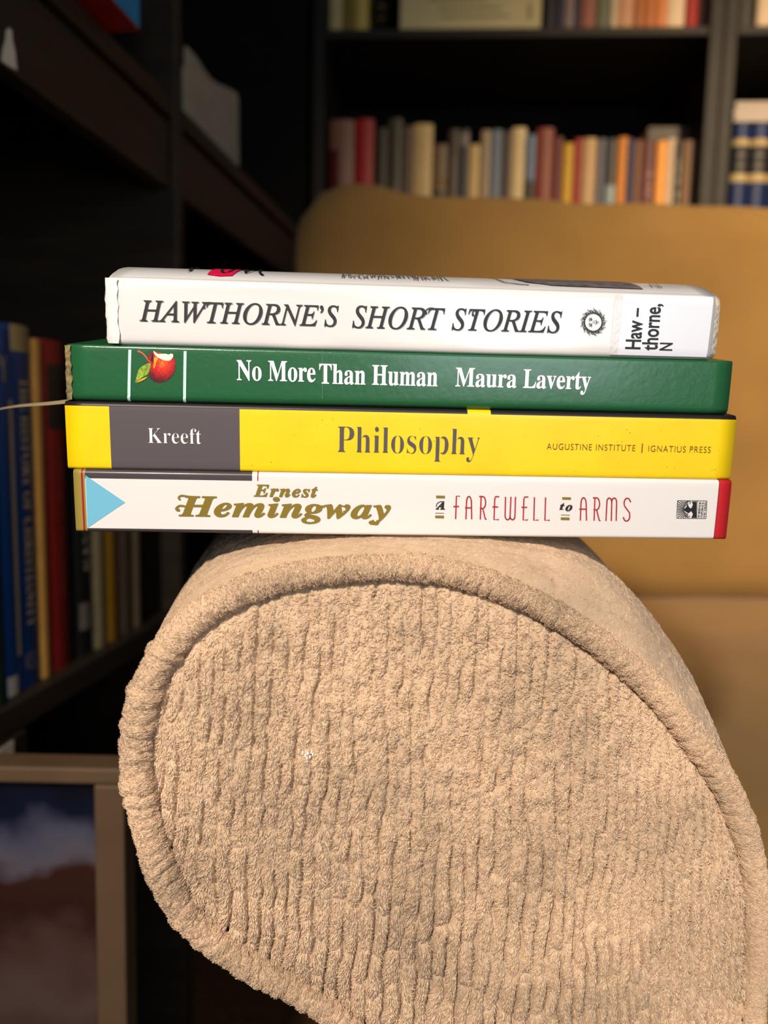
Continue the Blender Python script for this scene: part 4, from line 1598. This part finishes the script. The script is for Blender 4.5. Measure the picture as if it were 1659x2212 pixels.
# sun emblem
sun = []
cx_, cy_ = 1280.5, 695.5
ex, ey = 30.0, 31.5
for k_ in range(26):
    an = 2 * math.pi * k_ / 26
    lo, hi_ = .60, (1.0 if k_ % 2 == 0 else .9)
    wv_ = .10
    pts = []
    for t_ in np.linspace(0, 1, 9):
        rr_ = lo + (hi_ - lo) * t_
        a2_ = an + wv_ * math.sin(t_ * 5.2)
        pts.append((cx_ + ex * rr_ * math.cos(a2_), cy_ + ey * rr_ * math.sin(a2_)))
    sun += stroke(pts, 2.6, .5)
    pts2 = [(cx_ + ex * (.62 + .24 * t_) * math.cos(an + math.pi / 26 + wv_ * math.sin(t_ * 4)), cy_ + ey * (.62 + .24 * t_) * math.sin(an + math.pi / 26 + wv_ * math.sin(t_ * 4))) for t_ in np.linspace(0, 1, 6)]
    sun += stroke(pts2, 1.0, .6)
    # flame outlines joining
    a3 = an + 2 * math.pi / 26
    sun += stroke([(cx_ + ex * .66 * math.cos(an), cy_ + ey * .66 * math.sin(an)), (cx_ + ex * .6 * math.cos((an + a3) / 2), cy_ + ey * .6 * math.sin((an + a3) / 2)), (cx_ + ex * .66 * math.cos(a3), cy_ + ey * .66 * math.sin(a3))], .9)
# face lying on its side (brow towards the left)
for sy_ in (-1, 1):
    sun += stroke(smooth([(cx_ - 7.5, cy_ + 1.5 * sy_), (cx_ - 9, cy_ + 5 * sy_), (cx_ - 7.5, cy_ + 10 * sy_)], 4), 1.3, .8)
    sun += stroke(smooth([(cx_ - 4.8, cy_ + 3.0 * sy_), (cx_ - 6.4, cy_ + 6 * sy_), (cx_ - 4.6, cy_ + 9.5 * sy_), (cx_ - 3.0, cy_ + 6 * sy_), (cx_ - 4.8, cy_ + 3.0 * sy_)], 4), 1.0, 1.0)
    sun.append(disc(cx_ - 4.6, cy_ + 6.0 * sy_, 1.2, n=8))
    sun += stroke(smooth([(cx_ - 2, cy_ + 1.6 * sy_), (cx_ + 1.5, cy_ + 2.4 * sy_), (cx_ + 3, cy_ + .8 * sy_)], 4), .8, 1.0)
sun += stroke(smooth([(cx_ + 5.6, cy_ - 5), (cx_ + 6.4, cy_), (cx_ + 5.6, cy_ + 5)], 4), 1.3)
sun += stroke([(cx_ + 8.4, cy_ - 3), (cx_ + 8.6, cy_ + 3)], 1.1)
sun += stroke([(cx_ + 11.2, cy_ - 1.6), (cx_ + 11.2, cy_ + 1.6)], 1.0)
px_polys(bk, root, sun, black, bulH, 'sun_emblem', .0004)
# call number label with its tape
lab = mat('white_spine_label', (.76, .78, .84), rough=.3, spec=.5, coat=.5)
tape = mat('clear_tape_over_jacket', (.68, .655, .64), rough=.25, spec=.5, coat=.6, bump=.2, bscale=600)


def strip(name, xt0, xt1, xb0, xb1, m, eps, z0=.0011, z1=None):
    z1 = z1 or bk.T - .0006
    vv, ff = [], []
    a0_, a1_ = bk.loc(xt0, 640)[0], bk.loc(xt1, 640)[0]
    b0_, b1_ = bk.loc(xb0, 773)[0], bk.loc(xb1, 773)[0]
    for i in range(15):
        t_ = i / 14
        z_ = z0 + (z1 - z0) * t_
        for j in range(7):
            s_ = j / 6
            xx = (b0_ + (b1_ - b0_) * s_) * (1 - t_) + (a0_ + (a1_ - a0_) * s_) * t_
            # follow the rounded edges
            yy = spine_y(bk, z_, bulH)
            for zz_, sg in ((z_, 1), (bk.T - z_, -1)):
                if zz_ < .0021:
                    yy += .0021 - math.sqrt(max(0, .0021 ** 2 - (.0021 - zz_) ** 2))
            vv.append((xx, yy - eps, z_))
    for i in range(14):
        for j in range(6):
            ff.append([i * 7 + j, i * 7 + j + 1, (i + 1) * 7 + j + 1, (i + 1) * 7 + j])
    return obj(name, mesh(name, vv, ff, True), m, root)


strip('tape', 1328, 1346, 1316, 1333, tape, .0003)
strip('call_number_label', 1345, 1541, 1332, 1525, lab, .00042)
for s_, xl, xr, yt, yb in (('Haw \u2013', 1352, 1386, 665, 754), ('thorne,', 1388, 1428.5, 656, 757), ('N', 1423, 1451, 740, 757)):
    letter(bk, root, s_, 'plain', xl, xr, yt, yb, black, bulH, 'label_lettering', .018, 1.0, rot=True, eps=.00055)
# print on the front board (upper face, rising from the spine)

def top_pt(px, s_, lift=.0003):
    """s_ = distance back from the spine edge"""
    x = bk.loc(px, 610 + (px - 240) * .03)[0]
    zz_ = bk.T + HF * (1 - math.exp(-s_ / .009))
    return (x, .0021 + s_ + SK * zz_, zz_ + lift)


def top_poly(name, pts, m, lift=.0003):
    bm = bmesh.new()
    for p in pts:
        bm.faces.new([bm.verts.new((x * 1e-3, s_, 0)) for x, s_ in p])
    bmesh.ops.triangulate(bm, faces=bm.faces[:], ngon_method='EAR_CLIP')
    for s_ in np.linspace(.0005, .032, 40):
        bmesh.ops.bisect_plane(bm, geom=bm.verts[:] + bm.edges[:] + bm.faces[:], plane_co=(0, float(s_), 0), plane_no=(0, 1, 0), dist=1e-7)
    for v_ in bm.verts:
        v_.co = top_pt(v_.co.x * 1e3, v_.co.y, lift)
    me = bpy.data.meshes.new(name)
    bm.to_mesh(me)
    bm.free()
    return obj(name, me, m, root)


def sst(pts, wpx, n=4):
    pts = smooth(pts, n)
    out = []
    for i in range(len(pts) - 1):
        (xa, sa), (xc, sc_) = pts[i], pts[i + 1]
        ds = wpx * .00015
        out.append([(xa - wpx / 2, sa), (xa + wpx / 2, sa + ds), (xc + wpx / 2, sc_ + ds), (xc - wpx / 2, sc_)])
    return out


top_poly('cover_print', [[(441, .0035), (470, .0022), (497, .003), (500, .006), (502, .012), (502, .03), (443, .03), (442, .012), (442, .006)]], mat('pink_red_print', srgb(216, 20, 70), rough=.3))
top_poly('cover_lettering', sst([(386, .03), (390, .015), (397, .008), (394, .006)], 6) + sst([(508, .03), (520, .009), (528, .009), (542, .03)], 5) + sst([(540, .03), (552, .009), (564, .004)], 5) + sst([(455, .03), (468, .008), (486, .008), (488, .03)], 6), black, .00045)
sg = []
x = 738
while x < 962:
    b_ = .004 + .003 * rnd.random()
    d_ = rnd.choice((4, 7, 11))
    sg.append([(x, b_), (x + d_ * .7 + rnd.uniform(-3, 3), b_ + rnd.uniform(.003, .018)), (x + d_, b_ + .002), (x + d_ * 1.6, b_ + rnd.uniform(0, .006))])
    x += d_
top_poly('signature_lettering', [q_ for s_ in sg for q_ in sst(s_, 2.0, 3)], mat('grey_ink', srgb(96, 92, 88), rough=.4))
top_poly('cover_portrait', [[(1130, .03), (1135, .012), (1150, .007), (1200, .0035), (1260, .005), (1320, .003), (1400, .0025), (1398, .008), (1390, .015), (1370, .03)]], mat('grey_portrait_print', srgb(96, 90, 90), rough=.4, var=.4, vscale=300))
top_poly('cover_portrait_line', sst([(1080, .03), (1092, .008), (1120, .004), (1150, .003)], 3), black)
top_poly('cover_lettering', sst([(1424, .004), (1432, .010), (1440, .004)], 2) + sst([(1446, .004), (1446, .012)], 2), black, .00045)

# ---- thin paper strip caught between the green and the yellow book
pa, pb = at(140, 870, .240), at(-20, 890, .300)
rv, rf = [], []
for i in range(15):
    t_ = i / 14
    px = 152 - 190 * t_
    py = 866 + 24 * t_ ** 1.4 + 1.5 * math.sin(t_ * 7)
    yy = .2385 + .06 * t_
    c = at(px, py, yy)
    w_ = .0007 * (1 - .55 * t_)
    rv += [c + Vector((0, .0016, w_)), c + Vector((0, -.0012, -w_)), c + Vector((0, -.0012, -w_ - .00015)), c + Vector((0, .0016, w_ - .00015))]
for i in range(14):
    for j in range(4):
        rf.append([i * 4 + j, i * 4 + (j + 1) % 4, (i + 1) * 4 + (j + 1) % 4, (i + 1) * 4 + j])
rf += [[3, 2, 1, 0], [56, 57, 58, 59]]
ribbon = obj('paper_strip', mesh('paper_strip', rv, rf), mat('brown_paper_strip', srgb(150, 134, 100), rough=.8))
tag(ribbon, 'thin dull ribbon bookmark sticking out between the green and yellow books', 'bookmark')
